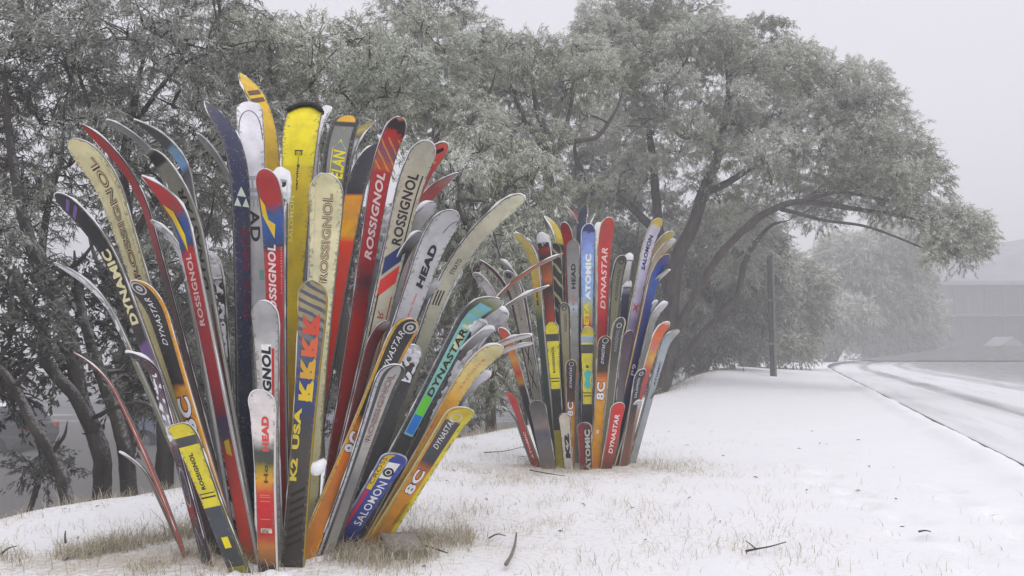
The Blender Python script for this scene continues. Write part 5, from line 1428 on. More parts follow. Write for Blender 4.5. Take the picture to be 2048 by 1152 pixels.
# centre
s = ski('grey ski with black capital letters upright left of centre, smaller fan', gb(1150, 5.42), (1146, 479, 5.32), .098, -92, [(479, srgb(130, 130, 128)), (600, srgb(140, 140, 136)), (616, srgb(170, 190, 200)), (634, srgb(150, 150, 146)), (900, GREY)], edge=srgb(110, 110, 106), curl=.03, group=G2, rim=.3); s.text('HEAD', 578, 527, -.30, .40, srgb(40, 42, 54), off=.05); s.text('iC', 620, 590, -.2, .2, srgb(180, 50, 60), off=.0)
s = ski('sky-blue ski with white and yellow letters in the middle of smaller fan', gb(1172, 5.38), (1178, 447, 5.3), .105, -88, [(447, srgb(60, 60, 100)), (462, srgb(52, 58, 110)), (466, srgb(120, 140, 206)), (520, srgb(140, 165, 220)), (590, srgb(130, 165, 220)), (620, srgb(176, 180, 90)), (650, srgb(190, 60, 60)), (668, srgb(90, 90, 170)), (900, NAVY)], edge=LBLUE, curl=.03, warp=.05, group=G2, rim=.6); s.text('ATOMIC', 600, 508, -.35, .55, srgb(222, 220, 206), off=.05); s.text('BETA', 664, 604, -.6, .3, srgb(214, 196, 50), off=.05)
s = ski('tall red ski with white outlined lettering, right of centre, smaller fan', gb(1196, 5.38), (1219, 434, 5.28), .112, -76, [(434, srgb(196, 60, 50)), (460, srgb(190, 44, 42)), (620, srgb(186, 40, 42)), (640, srgb(150, 30, 36)), (900, srgb(150, 30, 36))], edge=srgb(170, 150, 110), curl=.04, group=G2, rim=.5, frost=.08); s.text('DYNASTAR', 618, 495, -.42, .45, srgb(222, 190, 186), off=.02, shear=.2)
s = ski('olive-grey ski with ring and dark script right of the tall red one', gb(1205, 5.36), (1246, 510, 5.3), .095, -72, [(510, srgb(56, 58, 54)), (530, srgb(110, 108, 90)), (700, srgb(116, 112, 84)), (900, OLIVE)], edge=srgb(44, 46, 44), curl=.04, group=G2, rim=.3, side_cols=[(-.1, .1, BLACK), (.9, 1.1, BLACK)]); s.ring(522, .020, BLACK, inner=.7); s.text('ROSSIGNOL', 600, 536, -.15, .35, srgb(50, 50, 44), off=.02)
# right side
s = ski('lilac-white ski with navy lettering and yellow tip leaning right, smaller fan', gb(1210, 5.42), (1320, 436, 5.36), .105, -62, [(436, srgb(190, 160, 70)), (448, srgb(200, 176, 40)), (454, srgb(200, 196, 214)), (560, srgb(196, 192, 216)), (620, srgb(190, 180, 210)), (640, srgb(150, 140, 180)), (900, GREY)], edge=srgb(160, 150, 40), curl=.04, bow=.02, group=G2, rim=.3, frost=.06); s.text('SALOMON', 540, 470, -.40, .30, srgb(34, 34, 44), off=.04, shear=.1); s.text('X', 625, 606, -.5, .5, srgb(190, 60, 50), off=.05)
s = ski('tan ski with yellow-edged tip behind the lilac ski, smaller fan', gb(1222, 5.5), (1346, 462, 5.5), .100, -52, [(462, srgb(190, 170, 90)), (520, srgb(176, 156, 120)), (900, DGREY)], edge=srgb(190, 176, 110), curl=.07, t0=.78, group=G2, rim=1.0)
s = ski('tan ski with snowy tip just below the yellow-edged tan one, smaller fan', gb(1228, 5.46), (1349, 478, 5.44), .088, -46, [(478, WHITE), (490, srgb(170, 156, 130)), (900, DGREY)], edge=srgb(160, 150, 130), curl=.07, t0=.78, group=G2, rim=1.6)
s = ski('deep blue ski with orange edges leaning right in the smaller fan', gb(1222, 5.36), (1337, 508, 5.3), .100, -56, [(508, srgb(80, 70, 110)), (525, srgb(44, 60, 130)), (560, srgb(34, 76, 150)), (620, srgb(34, 60, 130)), (740, srgb(26, 40, 90)), (900, NAVY)], edge=srgb(200, 150, 70), curl=.05, bow=.02, group=G2, rim=.5, warp=.02); s.text('P9', 750, 728, -.5, .5, WHITE, off=.0)
s = ski('grey ski with thin snowy tip beside the deep blue one, smaller fan', gb(1236, 5.4), (1339, 539, 5.36), .078, -30, [(539, LGREY), (580, srgb(130, 124, 112)), (900, GREY)], edge=srgb(150, 146, 120), curl=.07, t0=.76, group=G2, rim=1.4)
s = ski('snow-dusted grey-green ski right of the deep blue one, smaller fan', gb(1240, 5.36), (1334, 604, 5.3), .085, -42, [(604, WHITE), (640, srgb(150, 150, 140)), (900, OLIVE)], edge=GREY, curl=.06, group=G2, rim=1.8, frost=.6)
s = ski('snow-tipped thin ski just left of the grey-green one, smaller fan', gb(1234, 5.42), (1313, 602, 5.4), .06, -40, [(602, WHITE), (640, DGREY), (900, DGREY)], edge=DGREY, curl=.05, group=G2, rim=2.0)
s = ski('orange-red ski with pale tip leaning right, lower half of smaller fan', gb(1236, 5.28), (1337, 643, 5.18), .098, -52, [(643, srgb(214, 206, 190)), (650, srgb(206, 90, 50)), (690, srgb(206, 110, 50)), (715, srgb(196, 150, 60)), (740, srgb(176, 60, 50)), (900, srgb(130, 50, 50))], edge=srgb(190, 180, 150), curl=.05, bow=.03, group=G2, rim=.9, warp=.04); s.text('RC', 700, 680, -.4, .4, srgb(170, 90, 150), off=.0)
s = ski('light steel-grey ski with dark lettering lowest on the right, smaller fan', gb(1262, 5.38), (1357, 659, 5.26), .100, -50, [(659, srgb(190, 186, 150)), (668, srgb(150, 160, 166)), (720, srgb(150, 158, 164)), (900, srgb(140, 144, 144))], edge=srgb(96, 98, 96), curl=.07, t0=.78, bow=.03, group=G2, rim=1.0); s.text('ATOMIC', 770, 722, -.2, .35, srgb(44, 50, 80), off=.03)
s = ski('edge-on dark ski with tiny bent tip at the right foot of smaller fan', gb(1262, 5.42), (1322, 776, 5.36), .07, -12, [(776, LGREY), (800, DGREY), (905, BLACK)], edge=DGREY, curl=.12, t0=.65, group=G2, rim=1.0)
# front row
s = ski('yellow and black ski with boxed lettering, front left of smaller fan', gb(1122, 5.22), (1102, 643, 5.08), .098, -98, [(643, YEL), (668, YEL), (669, DGREY), (682, DGREY), (684, srgb(206, 194, 40)), (778, srgb(206, 194, 40)), (780, srgb(56, 58, 60)), (860, BLACK), (900, srgb(150, 140, 30))], edge=srgb(80, 76, 50), interp='CONSTANT', curl=.03, group=G2, rim=.2); s.text('ROSSIGNOL', 745, 692, -.3, .15, srgb(40, 44, 50), off=.03); s.panel(757, 755, -.9, .9, BLACK); s.panel(763, 761, -.9, .9, BLACK)
s = ski('slim olive ski with ring and small script, front of the smaller fan', gb(1140, 5.3), (1128, 605, 5.18), .085, -94, [(605, srgb(90, 90, 76)), (620, srgb(150, 146, 124)), (720, srgb(140, 134, 100)), (900, OLIVE)], edge=srgb(56, 58, 50), curl=.03, group=G2, rim=.2, side_cols=[(-.1, .12, srgb(50, 52, 46)), (.88, 1.1, srgb(50, 52, 46))]); s.ring(616, .016, BLACK, inner=.7); s.text('ROSSIGNOL', 662, 626, -.15, .35, BLACK, off=.0)
s = ski('black and amber ski with ring emblem, shorter one, front of smaller fan', gb(1140, 5.24), (1143, 719, 5.08), .080, -92, [(719, BLACK), (775, BLACK), (800, srgb(70, 50, 30)), (815, ORANGE), (860, GOLD), (905, ORANGE)], edge=srgb(190, 130, 40), curl=.03, warp=.04, group=G2, rim=.2); s.ring(727, .016, LGREY); s.text('DYNASTAR', 775, 734, -.3, .15, WHITE, off=.0, shear=.3); s.eight_c(832, 802, -.8, .6)
s = ski('yellow and black ski with turquoise splash, centre front of smaller fan', gb(1175, 5.2), (1175, 653, 5.05), .096, -90, [(653, YEL), (672, srgb(206, 190, 40)), (674, srgb(170, 190, 196)), (686, srgb(150, 170, 180)), (689, YEL), (707, DGREY), (720, srgb(206, 194, 40)), (808, srgb(206, 194, 40)), (810, srgb(50, 52, 60)), (920, BLACK)], edge=srgb(70, 70, 60), interp='CONSTANT', curl=.03, group=G2, rim=.2); s.poly([(745, -.5), (738, .1), (744, .6), (760, .35), (772, .5), (778, 0), (770, -.45), (758, -.25)], srgb(60, 170, 170)); s.text('R', 735, 728, -.25, .25, BLACK, off=.05, rev=True); s.panel(786, 784, -.9, .9, BLACK); s.panel(792, 790, -.9, .9, BLACK)
s = ski('black and amber ski with ring and 8C numerals, taller one, smaller fan', gb(1190, 5.18), (1212, 671, 5.0), .098, -84, [(671, BLACK), (720, BLACK), (742, srgb(60, 44, 30)), (756, ORANGE), (800, GOLD), (880, GOLD), (925, srgb(190, 120, 24))], edge=srgb(190, 140, 50), curl=.03, warp=.04, group=G2, rim=.2); s.ring(680, .020, LGREY); s.text('DYNASTAR', 727, 688, -.35, .1, WHITE, off=.0, shear=.3); s.eight_c(800, 762, -.85, .7); s.panel(866, 858, -.4, .2, srgb(206, 200, 200), slant=.01)
s = ski('black ski with silver outline and grey script, front right of smaller fan', gb(1205, 5.24), (1243, 634, 5.1), .098, -74, [(634, srgb(60, 62, 60)), (700, srgb(54, 56, 54)), (750, srgb(90, 88, 80)), (900, OLIVE)], edge=srgb(190, 188, 176), curl=.04, group=G2, rim=.3, side_cols=[(-.1, .1, srgb(180, 178, 160)), (.9, 1.1, srgb(180, 178, 160))]); s.ring(650, .018, LGREY, inner=.7); s.text('ROSSIGNOL', 702, 658, -.25, .25, srgb(150, 156, 160), off=.0)
s = ski('dark plum ski squeezed between silver-outlined and blue skis, smaller fan', gb(1225, 5.3), (1262, 660, 5.22), .085, -66, [(660, srgb(76, 50, 76)), (740, srgb(90, 80, 86)), (900, GREY)], edge=srgb(110, 104, 104), curl=.04, group=G2, rim=.5)
s = ski('big plain smoke-grey ski with rounded top, front left foot of smaller fan', gb(1098, 5.2), (1072, 800, 5.05), .120, -100, [(800, srgb(66, 68, 66)), (830, srgb(96, 92, 90)), (850, srgb(130, 116, 110)), (866, srgb(84, 84, 96)), (910, srgb(110, 104, 100))], edge=srgb(100, 100, 98), curl=.03, waist=.9, group=G2, rim=.2, warp=.05)
s = ski('short white ski with black zigzag letters at the foot of the smaller fan', gb(1138, 5.17), (1128, 826, 5.02), .084, -96, [(826, srgb(196, 188, 170)), (920, srgb(190, 184, 170))], edge=srgb(60, 60, 40), curl=.03, waist=.85, group=G2, rim=.2); s.text('K2', 914, 866, -.4, .55, srgb(36, 38, 50), off=.07)
s = ski('short dark ski with red flank and big white letters, foot of smaller fan', gb(1172, 5.15), (1168, 844, 4.98), .104, -91, [(844, srgb(100, 98, 90)), (850, srgb(90, 40, 40)), (862, srgb(70, 30, 34)), (925, srgb(50, 44, 44))], edge=srgb(130, 126, 110), curl=.03, waist=.9, group=G2, rim=.2, side_cols=[(-.1, .42, srgb(120, 30, 34))]); s.text('ATOMIC', 960, 858, .0, .75, srgb(176, 176, 166), off=.05)
s = ski('short red ski with white lettering, right foot of the smaller fan', gb(1212, 5.16), (1240, 804, 4.98), .108, -74, [(804, srgb(196, 50, 44)), (870, srgb(190, 40, 40)), (900, srgb(150, 44, 36)), (925, srgb(110, 60, 40))], edge=srgb(176, 160, 150), curl=.03, waist=.85, group=G2, rim=.2, frost=.08); s.text('DYNASTAR', 905, 828, -.30, .42, srgb(222, 206, 200), off=.03, shear=.25)
s = ski('narrow black ski with white script above the short red one, smaller fan', gb(1245, 5.26), (1288, 737, 5.14), .085, -62, [(737, srgb(40, 44, 56)), (800, srgb(36, 40, 50)), (900, srgb(110, 70, 50))], edge=srgb(170, 160, 150), curl=.05, group=G2, rim=.4); s.ring(746, .016, LGREY, inner=.6); s.text('SALOMON', 795, 755, -.3, .2, WHITE, off=.0)
s = ski('tan-backed ski low between the short red and the steel-grey skis', gb(1250, 5.3), (1280, 800, 5.2), .08, -58, [(800, LGREY), (830, srgb(150, 120, 100)), (900, srgb(130, 100, 80))], edge=GREY, curl=.04, group=G2, rim=1.0)
# ------------------------------------------------------------------ snow pole on the verge
_b = gb(1547, 20.5); _p = at(*_b)
t = empty('snow_pole', _p); tag(t, 'tall dark snow pole standing alone on the verge right of the big gum', 'pole')
zt = at(1546, 512, 20.5)[2]; zm = at(1546, 566, 20.5)[2]
mb = MB(); x, y, z = _p
mb.tube([(x - .03, y, z - .3), (x - .035, y, z + .5), (x - .045, y, zm), (x - .045, y, zt)], [.055, .052, .05, .046], 10)
mb.build('timber_post', simple_mat('weathered_timber', (.060, .055, .050), .8, .2, .4, 14, .3), t, smooth=False)
mb = MB(); mb.tube([(x + .045, y - .03, z - .3), (x + .04, y - .03, z + .8), (x + .035, y - .03, zt + .03)], [.034, .034, .034], 10)
mb.build('steel_pole', simple_mat('galvanised_steel', (.16, .16, .165), .5, .4, .3, 20, metal=.3), t)
for hz_ in (0.8, 1.9):
    mb = MB(); mb.box((x - .11, y - .075, z + hz_), (x + .09, y + .065, z + hz_ + .05)); mb.build('clamp', M_STEEL, t)

# ------------------------------------------------------------------ distant lodge, half lost in the fog
M_WALLF = simple_mat('lodge_cladding', (.16, .155, .165), .8, .2, .15, 1.5)
M_ROOFF = simple_mat('lodge_roof_snow', (.34, .34, .37), .7, .2, .15, .8)
M_GLASSF = simple_mat('lodge_window_glass', (.09, .09, .10), .25, .5, .2, 1)
M_TRIMF = simple_mat('lodge_trim', (.20, .195, .205), .7, .2, .1, 2)
D = 84.0
A = at(1885, 700, D); B = at(2230, 700, D)
eave = at(1885, 562, D)[2]; ridge = at(2048, 462, D)[2]
t = empty('lodge', (A[0], D, 0)); tag(t, 'large pitched-roof lodge fading into the fog at the right edge', 'building')
x0, x1 = A[0] + .6, B[0]
mb = MB(); mb.box((x0, D, -1.0), (x1, D + 14, eave)); mb.build('wall', M_WALLF, t)
mb = MB()
rx0 = at(1895, 500, D)[0]
e_l = at(1900, 512, D)[2]
mb.add([(x0 - 1.2, D - 1.5, eave - .1), (x1 + 1, D - 1.5, eave - .1), (x1 + 1, D + 6, ridge + .9), (x0 + 2.5, D + 6, e_l + 1.1), (x0 - 1.2, D + 15, eave), (x1 + 1, D + 15, eave),
        (x0 - 1.2, D - 1.5, eave - .5), (x1 + 1, D - 1.5, eave - .5), (x1 + 1, D + 15, eave - .5), (x0 - 1.2, D + 15, eave - .5)],
       [(0, 1, 2, 3), (3, 2, 5, 4), (0, 3, 4), (6, 7, 1, 0), (9, 8, 7, 6), (6, 0, 4, 9), (1, 7, 8, 5), (1, 5, 2)])
rf = mb.build('roof', M_ROOFF, t)
for (u0, v0, u1, v1) in ((1912, 578, 1932, 628), (1940, 590, 1956, 628), (1972, 578, 1996, 632), (2010, 578, 2036, 632), (2052, 578, 2078, 632), (1900, 640, 1924, 684), (1960, 645, 1990, 684), (2010, 645, 2040, 684)):
    a = at(u0, v1, D); b = at(u1, v0, D)
    mb = MB(); mb.box((a[0], D - .10, a[2]), (b[0], D + .05, b[2])); w_ = mb.build('window', M_GLASSF, t)
    mb = MB()
    for q in ((a[0] - .12, a[0]), (b[0], b[0] + .12)):
        mb.box((q[0], D - .16, a[2] - .12), (q[1], D - .02, b[2] + .12))
    mb.box((a[0], D - .16, b[2]), (b[0], D - .02, b[2] + .12)); mb.box((a[0], D - .16, a[2] - .12), (b[0], D - .02, a[2]))
    mb.build('frame', M_TRIMF, w_)
mb = MB(); mb.box((x0 - .5, D - 2.2, at(1885, 634, D)[2]), (x1, D - .12, at(1885, 630, D)[2])); mb.build('balcony', M_TRIMF, t)
# small hut with snowy roof before it
D2 = 66.0
c = at(2022, 690, D2); t = empty('small_hut', c); tag(t, 'tiny hut with a white snowy gable roof in front of the foggy lodge', 'hut')
hwid = 20 * D2 / F_PX; ht = 13 * D2 / F_PX
mb = MB(); mb.box((c[0] - hwid, D2, c[2] - 1.5), (c[0] + hwid, D2 + 2, c[2])); mb.build('wall', simple_mat('hut_boards', (.22, .21, .22), .8, .2, .2, 3), t)
mb = MB(); mb.add([(c[0] - hwid * 1.25, D2 - .25, c[2] - .08), (c[0] + hwid * 1.25, D2 - .25, c[2] - .08), (c[0], D2 - .25, c[2] + ht * 1.3), (c[0] - hwid * 1.25, D2 + 2.2, c[2] - .08), (c[0] + hwid * 1.25, D2 + 2.2, c[2] - .08), (c[0], D2 + 2.2, c[2] + ht * 1.3)],
       [(0, 1, 2), (5, 4, 3), (0, 2, 5, 3), (1, 4, 5, 2), (0, 3, 4, 1)]); mb.build('roof', simple_mat('hut_roof_snow', (.42, .42, .45), .8, .2, .15, 2), t)
# scrubby bank in front of the lodge
_u = np.linspace(1700, 2400, 60); _k = np.linspace(0, 1, 8)
bv = []
for i, u in enumerate(_u):
    hgt = np.interp(u, [1700, 1780, 1880, 2000, 2400], [.0, .15, .7, 1.0, 1.2]) * (0.9 + .2 * float(vnoise(np.array([i * .35, 1.1, 2.2]))))
    for k in _k:
        yy = 56 + 9 * k
        p = at(u, 700, 60.0)
        bv.append((p[0] + 1.5 * k, yy, ROAD_Z + .1 + hgt * (k ** .7) + .12 * float(vnoise(np.array([i * .9, k * 5, 4.4])))))
bf = [(i * 8 + j, (i + 1) * 8 + j, (i + 1) * 8 + j + 1, i * 8 + j + 1) for i in range(59) for j in range(7)]
m = NT('scrub_bank_mat'); geo = m.n('ShaderNodeNewGeometry').outputs['Position']
m.col(m.ramp(m.noise(geo, 1.6, 6, .7), [(.35, (.07, .073, .068)), (.55, (.14, .142, .135)), (.75, (.34, .34, .34))])); m.rough(.85)
tag(mesh_obj('scrub_bank', np.array(bv), bf, m.m, smooth=True), 'low scrubby bank dusted with snow beyond the road', kind='structure')

# ------------------------------------------------------------------ cars parked on the lower road
def car(label, u, Y, yaw, col):
    p = at(u, 700, Y); z = LOW + .05
    t = empty('parked_car', (p[0], Y, z)); tag(t, label, 'car', 'cars parked on the lower road')
    M = simple_mat('car_paint', col, .35, .5, .12, 6); G = simple_mat('car_glass', (.02, .022, .025), .12, .6, .1, 3); RB = simple_mat('tyre_rubber', (.012, .012, .012), .8, .2, .2, 30)
    ca, sa = math.cos(R(yaw)), math.sin(R(yaw))
    def tr(v):
        return [(p[0] + a * ca - b * sa, Y + a * sa + b * ca, z + c) for a, b, c in v]
    def loft(name, prof, ws, mat, par=t):
        # prof: closed side outline (x, z); ws: half width for each vertex
        n = len(prof); v = []
        for sgn in (-1, 1):
            v += [(x_, sgn * w_, z_) for (x_, z_), w_ in zip(prof, ws)]
        f = [tuple(range(n)), tuple(range(2 * n - 1, n - 1, -1))] + [(i, i + n, (i + 1) % n + n, (i + 1) % n) for i in range(n)]
        return mesh_obj(name, np.array(tr(v)), [q[::-1] for q in f], mat, par)
    body = [(-2.15, .42), (-2.2, .62), (-2.15, .95), (-1.9, 1.0), (-.9, 1.02), (.9, 1.0), (1.7, .93), (2.1, .78), (2.18, .5), (2.1, .32), (1.75, .28), (1.68, .50), (1.45, .66), (1.2, .66), (.97, .5), (.9, .26), (-.9, .26), (-.97, .5), (-1.2, .66), (-1.45, .66), (-1.68, .5), (-1.75, .28), (-2.1, .3)]
    loft('body', body, [.80, .86, .88, .86, .86, .86, .82, .78, .78, .80] + [.88] * 12 + [.8], M)
    cab = [(-1.95, 1.0), (-1.75, 1.42), (-1.2, 1.52), (.0, 1.53), (.35, 1.45), (1.05, 1.0)]
    loft('cabin', cab, [.82, .66, .62, .62, .64, .82], M)
    for sgn in (-1, 1):
        for (xa, xb, xc, xd) in ((-1.72, -1.62, -.80, -.80), (-.72, -.72, .18, .05), (.1, .12, .78, .30)):
            zz = [(xa, 1.06), (xb, 1.40), (xd, 1.44), (xc, 1.06)] if xc <= .2 else [(.24, 1.06), (.20, 1.40), (.32, 1.38), (.82, 1.06)]
            v = []
            for (x_, z_) in zz:
                w_ = .83 - (z_ - 1.0) * .40
                v.append((x_, sgn * (w_ + .012), z_))
            mesh_obj('window', np.array(tr(v)), [(0, 1, 2, 3) if sgn < 0 else (3, 2, 1, 0)], G, t)
    v = [(-1.965, -.72, 1.06), (-1.965, .72, 1.06), (-1.81, .60, 1.38), (-1.81, -.60, 1.38)]
    mesh_obj('rear_window', np.array(tr(v)), [(3, 2, 1, 0)], G, t)
    v = [(1.00, -.72, 1.05), (1.00, .72, 1.05), (.44, .58, 1.43), (.44, -.58, 1.43)]
    mesh_obj('windscreen', np.array(tr(v)), [(0, 1, 2, 3)], G, t)
    for x_ in (-1.32, 1.32):
        for sgn in (-1, 1):
            mb = MB()
            ang = np.linspace(0, 2 * math.pi, 19)[:-1]
            v = []
            for (r_, b_) in ((.20, .70), (.31, .70), (.32, .74), (.32, .86), (.31, .89), (.20, .89)):
                v += tr([(x_ + r_ * math.cos(a), sgn * b_, .32 + r_ * math.sin(a)) for a in ang])
            f = [(k * 18 + i, k * 18 + (i + 1) % 18, (k + 1) * 18 + (i + 1) % 18, (k + 1) * 18 + i) for k in range(5) for i in range(18)]
            w_ = mesh_obj('wheel', np.array(v), f, RB, t)
            v = tr([(x_ + r_ * math.cos(a), sgn * b_, .32 + r_ * math.sin(a)) for (r_, b_) in ((.20, .875), (.15, .84), (.05, .87)) for a in ang])
            f = [(k * 18 + i, k * 18 + (i + 1) % 18, (k + 1) * 18 + (i + 1) % 18, (k + 1) * 18 + i) for k in range(2) for i in range(18)] + [tuple(36 + i for i in range(18))]
            mesh_obj('rim', np.array(v), f, M_STEEL, w_)
    for sgn in (-1, 1):
        mb = MB(); mb.box((-2.23, sgn * .70 - .10, .82), (-2.02, sgn * .70 + .10, .95))
        mb.v = tr(mb.v); mb.build('tail_light', simple_mat('tail_lens', (.55, .05, .03), .25, .5, .1, 5), t)
        mb = MB(); mb.box((2.02, sgn * .58 - .16, .68), (2.17, sgn * .58 + .16, .80)); mb.v = tr(mb.v); mb.build('headlight', simple_mat('head_lens', (.6, .6, .62), .15, .6, .05, 5), t)
    v = []; nx, ny = 12, 7
    for i in range(nx):
        for j in range(ny):
            a = -1.25 + 1.35 * i / (nx - 1); b = -.58 + 1.16 * j / (ny - 1)
            edge_ = min(1, 4 * min(i / (nx - 1), 1 - i / (nx - 1)), 4 * min(j / (ny - 1), 1 - j / (ny - 1)))
            v.append((a, b, 1.515 + .05 * edge_ * (.6 + float(vnoise(np.array([i * .8, j * .8, u]))))))
    mesh_obj('roof_snow', np.array(tr(v)), [(i * ny + j, (i + 1) * ny + j, (i + 1) * ny + j + 1, i * ny + j + 1) for i in range(nx - 1) for j in range(ny - 1)], M_RIME, t, smooth=True)
    return t


car('dark grey car with orange-red tail light, half hidden at the left edge', -45, 25.0, 176, (.055, .056, .06))
car('blue-grey car glimpsed between the trunks behind the fan', 395, 27.0, 4, (.12, .14, .22))

# ------------------------------------------------------------------ plaque at the foot of the big fan
c = np.array(at(*gb(806, 3.02)))
t = empty('ground_plaque', c); tag(t, 'small grey slab plaque tilted in the grass right of the big fan', 'plaque')
mb = MB(); ax = np.array([.94, .34, 0]); ay = np.array([-.34, .94, 0])
def pl(a, b, h): return c + ax * a + ay * b + np.array([0, 0, h + .012])
mb.add([pl(-.075, -.085, -.03), pl(.075, -.085, -.03), pl(.075, .085, -.03), pl(-.075, .085, -.03), pl(-.072, -.082, .018), pl(.072, -.082, .006), pl(.072, .082, .040), pl(-.072, .082, .055)], [(3, 2, 1, 0), (4, 5, 6, 7), (0, 1, 5, 4), (1, 2, 6, 5), (2, 3, 7, 6), (3, 0, 4, 7)])
mb.build('slab', simple_mat('plaque_stone', (.17, .155, .14), .75, .3, .3, 45, .3), t)
mb = MB(); mb.add([pl(-.064, -.074, .0205), pl(.064, -.074, .0098), pl(.064, .074, .0395), pl(-.064, .074, .0525)], [(0, 1, 2, 3)])
mb.build('face_plate', simple_mat('plaque_plate', (.24, .22, .20), .5, .4, .35, 60), t)

# clot of snow caught between two skis
c = at(632, 935, 2.80)
v = []; nb = 14
for i in range(7):
    for j in range(nb):
        a = 2 * math.pi * j / nb; q = i / 6.0
        r_ = (1 - abs(2 * q - .9) ** 3.5 * .42) * (1 - .22 * q) * (1 + .16 * (float(vnoise(np.array([i * .9, j * .7, 3.0]))) - .5))
        v.append((c[0] + .038 * r_ * math.cos(a), c[1] + .028 * r_ * math.sin(a), c[2] + .022 - .048 * q + .010 * math.cos(a) * (1 - q)))
f = [(i * nb + j, i * nb + (j + 1) % nb, (i + 1) * nb + (j + 1) % nb, (i + 1) * nb + j) for i in range(6) for j in range(nb)] + [tuple(range(nb)), tuple(6 * nb + nb - 1 - j for j in range(nb))]
tag(mesh_obj('snow_clump', np.array(v), [q[::-1] for q in f], M_RIME, smooth=True), 'white clot of snow wedged between skis low in the big fan', 'snow')

# ------------------------------------------------------------------ sticks and bark lying on the snow
M_STICK = simple_mat('stick_bark', (.06, .050, .042), .85, .2, .5, 30, .3)
M_PALE = simple_mat('pale_bark', (.22, .19, .165), .85, .2, .4, 25, .3)


def stick(label, paths, mat=M_STICK, name='fallen_stick'):
    mb = MB()
    for pth, r0 in paths:
        P = []
        for (u, v) in pth:
            Y = CAM_H * F_PX / (v - 700.0)
            for _ in range(3):
                q = at(u, v, Y); g_ = ground_z1(q[0], Y); Y = (CAM_H - g_ - .006) * F_PX / (v - 700.0) * (1.0)
            q = at(u, v, Y); q[2] = max(q[2], ground_z1(q[0], q[1]) + r0 * .6)
            P.append(q)
        P = catmull(P, 4); mb.tube(P, np.linspace(r0, r0 * .45, len(P)) * .7, 6)
    tag(mb.build(name, mat, smooth=True), label, 'stick')


stick('forked bare twig lying on open snow at the bottom right', [([(1492, 1102), (1512, 1098), (1540, 1093), (1572, 1084)], .006), ([(1512, 1098), (1500, 1088), (1491, 1081)], .004), ([(1494, 1102), (1493, 1108)], .004)])
stick('short dark stick on the snow near the footprints', [([(1838, 1063), (1850, 1061), (1862, 1063)], .006)])
stick('curved strip of pale bark lying on snow right of the plaque', [([(1012, 1128), (1022, 1112), (1030, 1088), (1033, 1066)], .011)], M_PALE)
stick('dark twig lying just right of the plaque', [([(848, 1090), (872, 1098), (895, 1106)], .006)])
stick('short stick on the snow above the bark strip', [([(978, 1076), (995, 1068), (1012, 1072)], .005)])
stick('long thin stick in the grass left of the smaller fan', [([(968, 905), (1010, 902), (1048, 893)], .006)])
stick('dark twig in front of the smaller fan', [([(1060, 940), (1090, 946), (1130, 952)], .006)])
stick('bent stick at the left edge in the dry grass', [([(2, 1108), (18, 1096), (34, 1092)], .006)])
stick('small cut stub standing in the dry grass far left', [([(131, 1085), (130, 1072), (131, 1062)], .007)])

# ------------------------------------------------------------------ litter of narrow gum leaves
LV, LF, lo = [], [], 0
n = 110
xs = rng.uniform(-2.2, 3.0, n * 3); ys = rng.uniform(2.5, 8.0, n * 3)
keep = (rng.random(n * 3) < np.clip(.18 + 1.3 * (bare_map(xs, ys) + .1), 0, 1)) & (xs < curb_x(ys) - .3) & (edge_s(xs, ys) < 0)
xs, ys = xs[keep][:n], ys[keep][:n]
zs = ground_z(xs, ys) + .006
a = rng.uniform(0, 2 * math.pi, len(xs))
d = unit(np.stack([np.cos(a), np.sin(a), rng.normal(size=len(xs)) * .12], 1))
vv, ff = leaves_geo(np.stack([xs, ys, zs], 1), d, rng.uniform(.02, .065, len(xs)), rng.uniform(.003, .006, len(xs)), np.tile(np.array([0, 0, 1.0]), (len(xs), 1)) + rng.normal(size=(len(xs), 3)) * .3)
tag(mesh_obj('leaf_litter', vv, ff, simple_mat('dry_leaf', (.055, .048, .040), .7, .3, .5, 8)), 'narrow dark gum leaves scattered over the snow', kind='stuff')

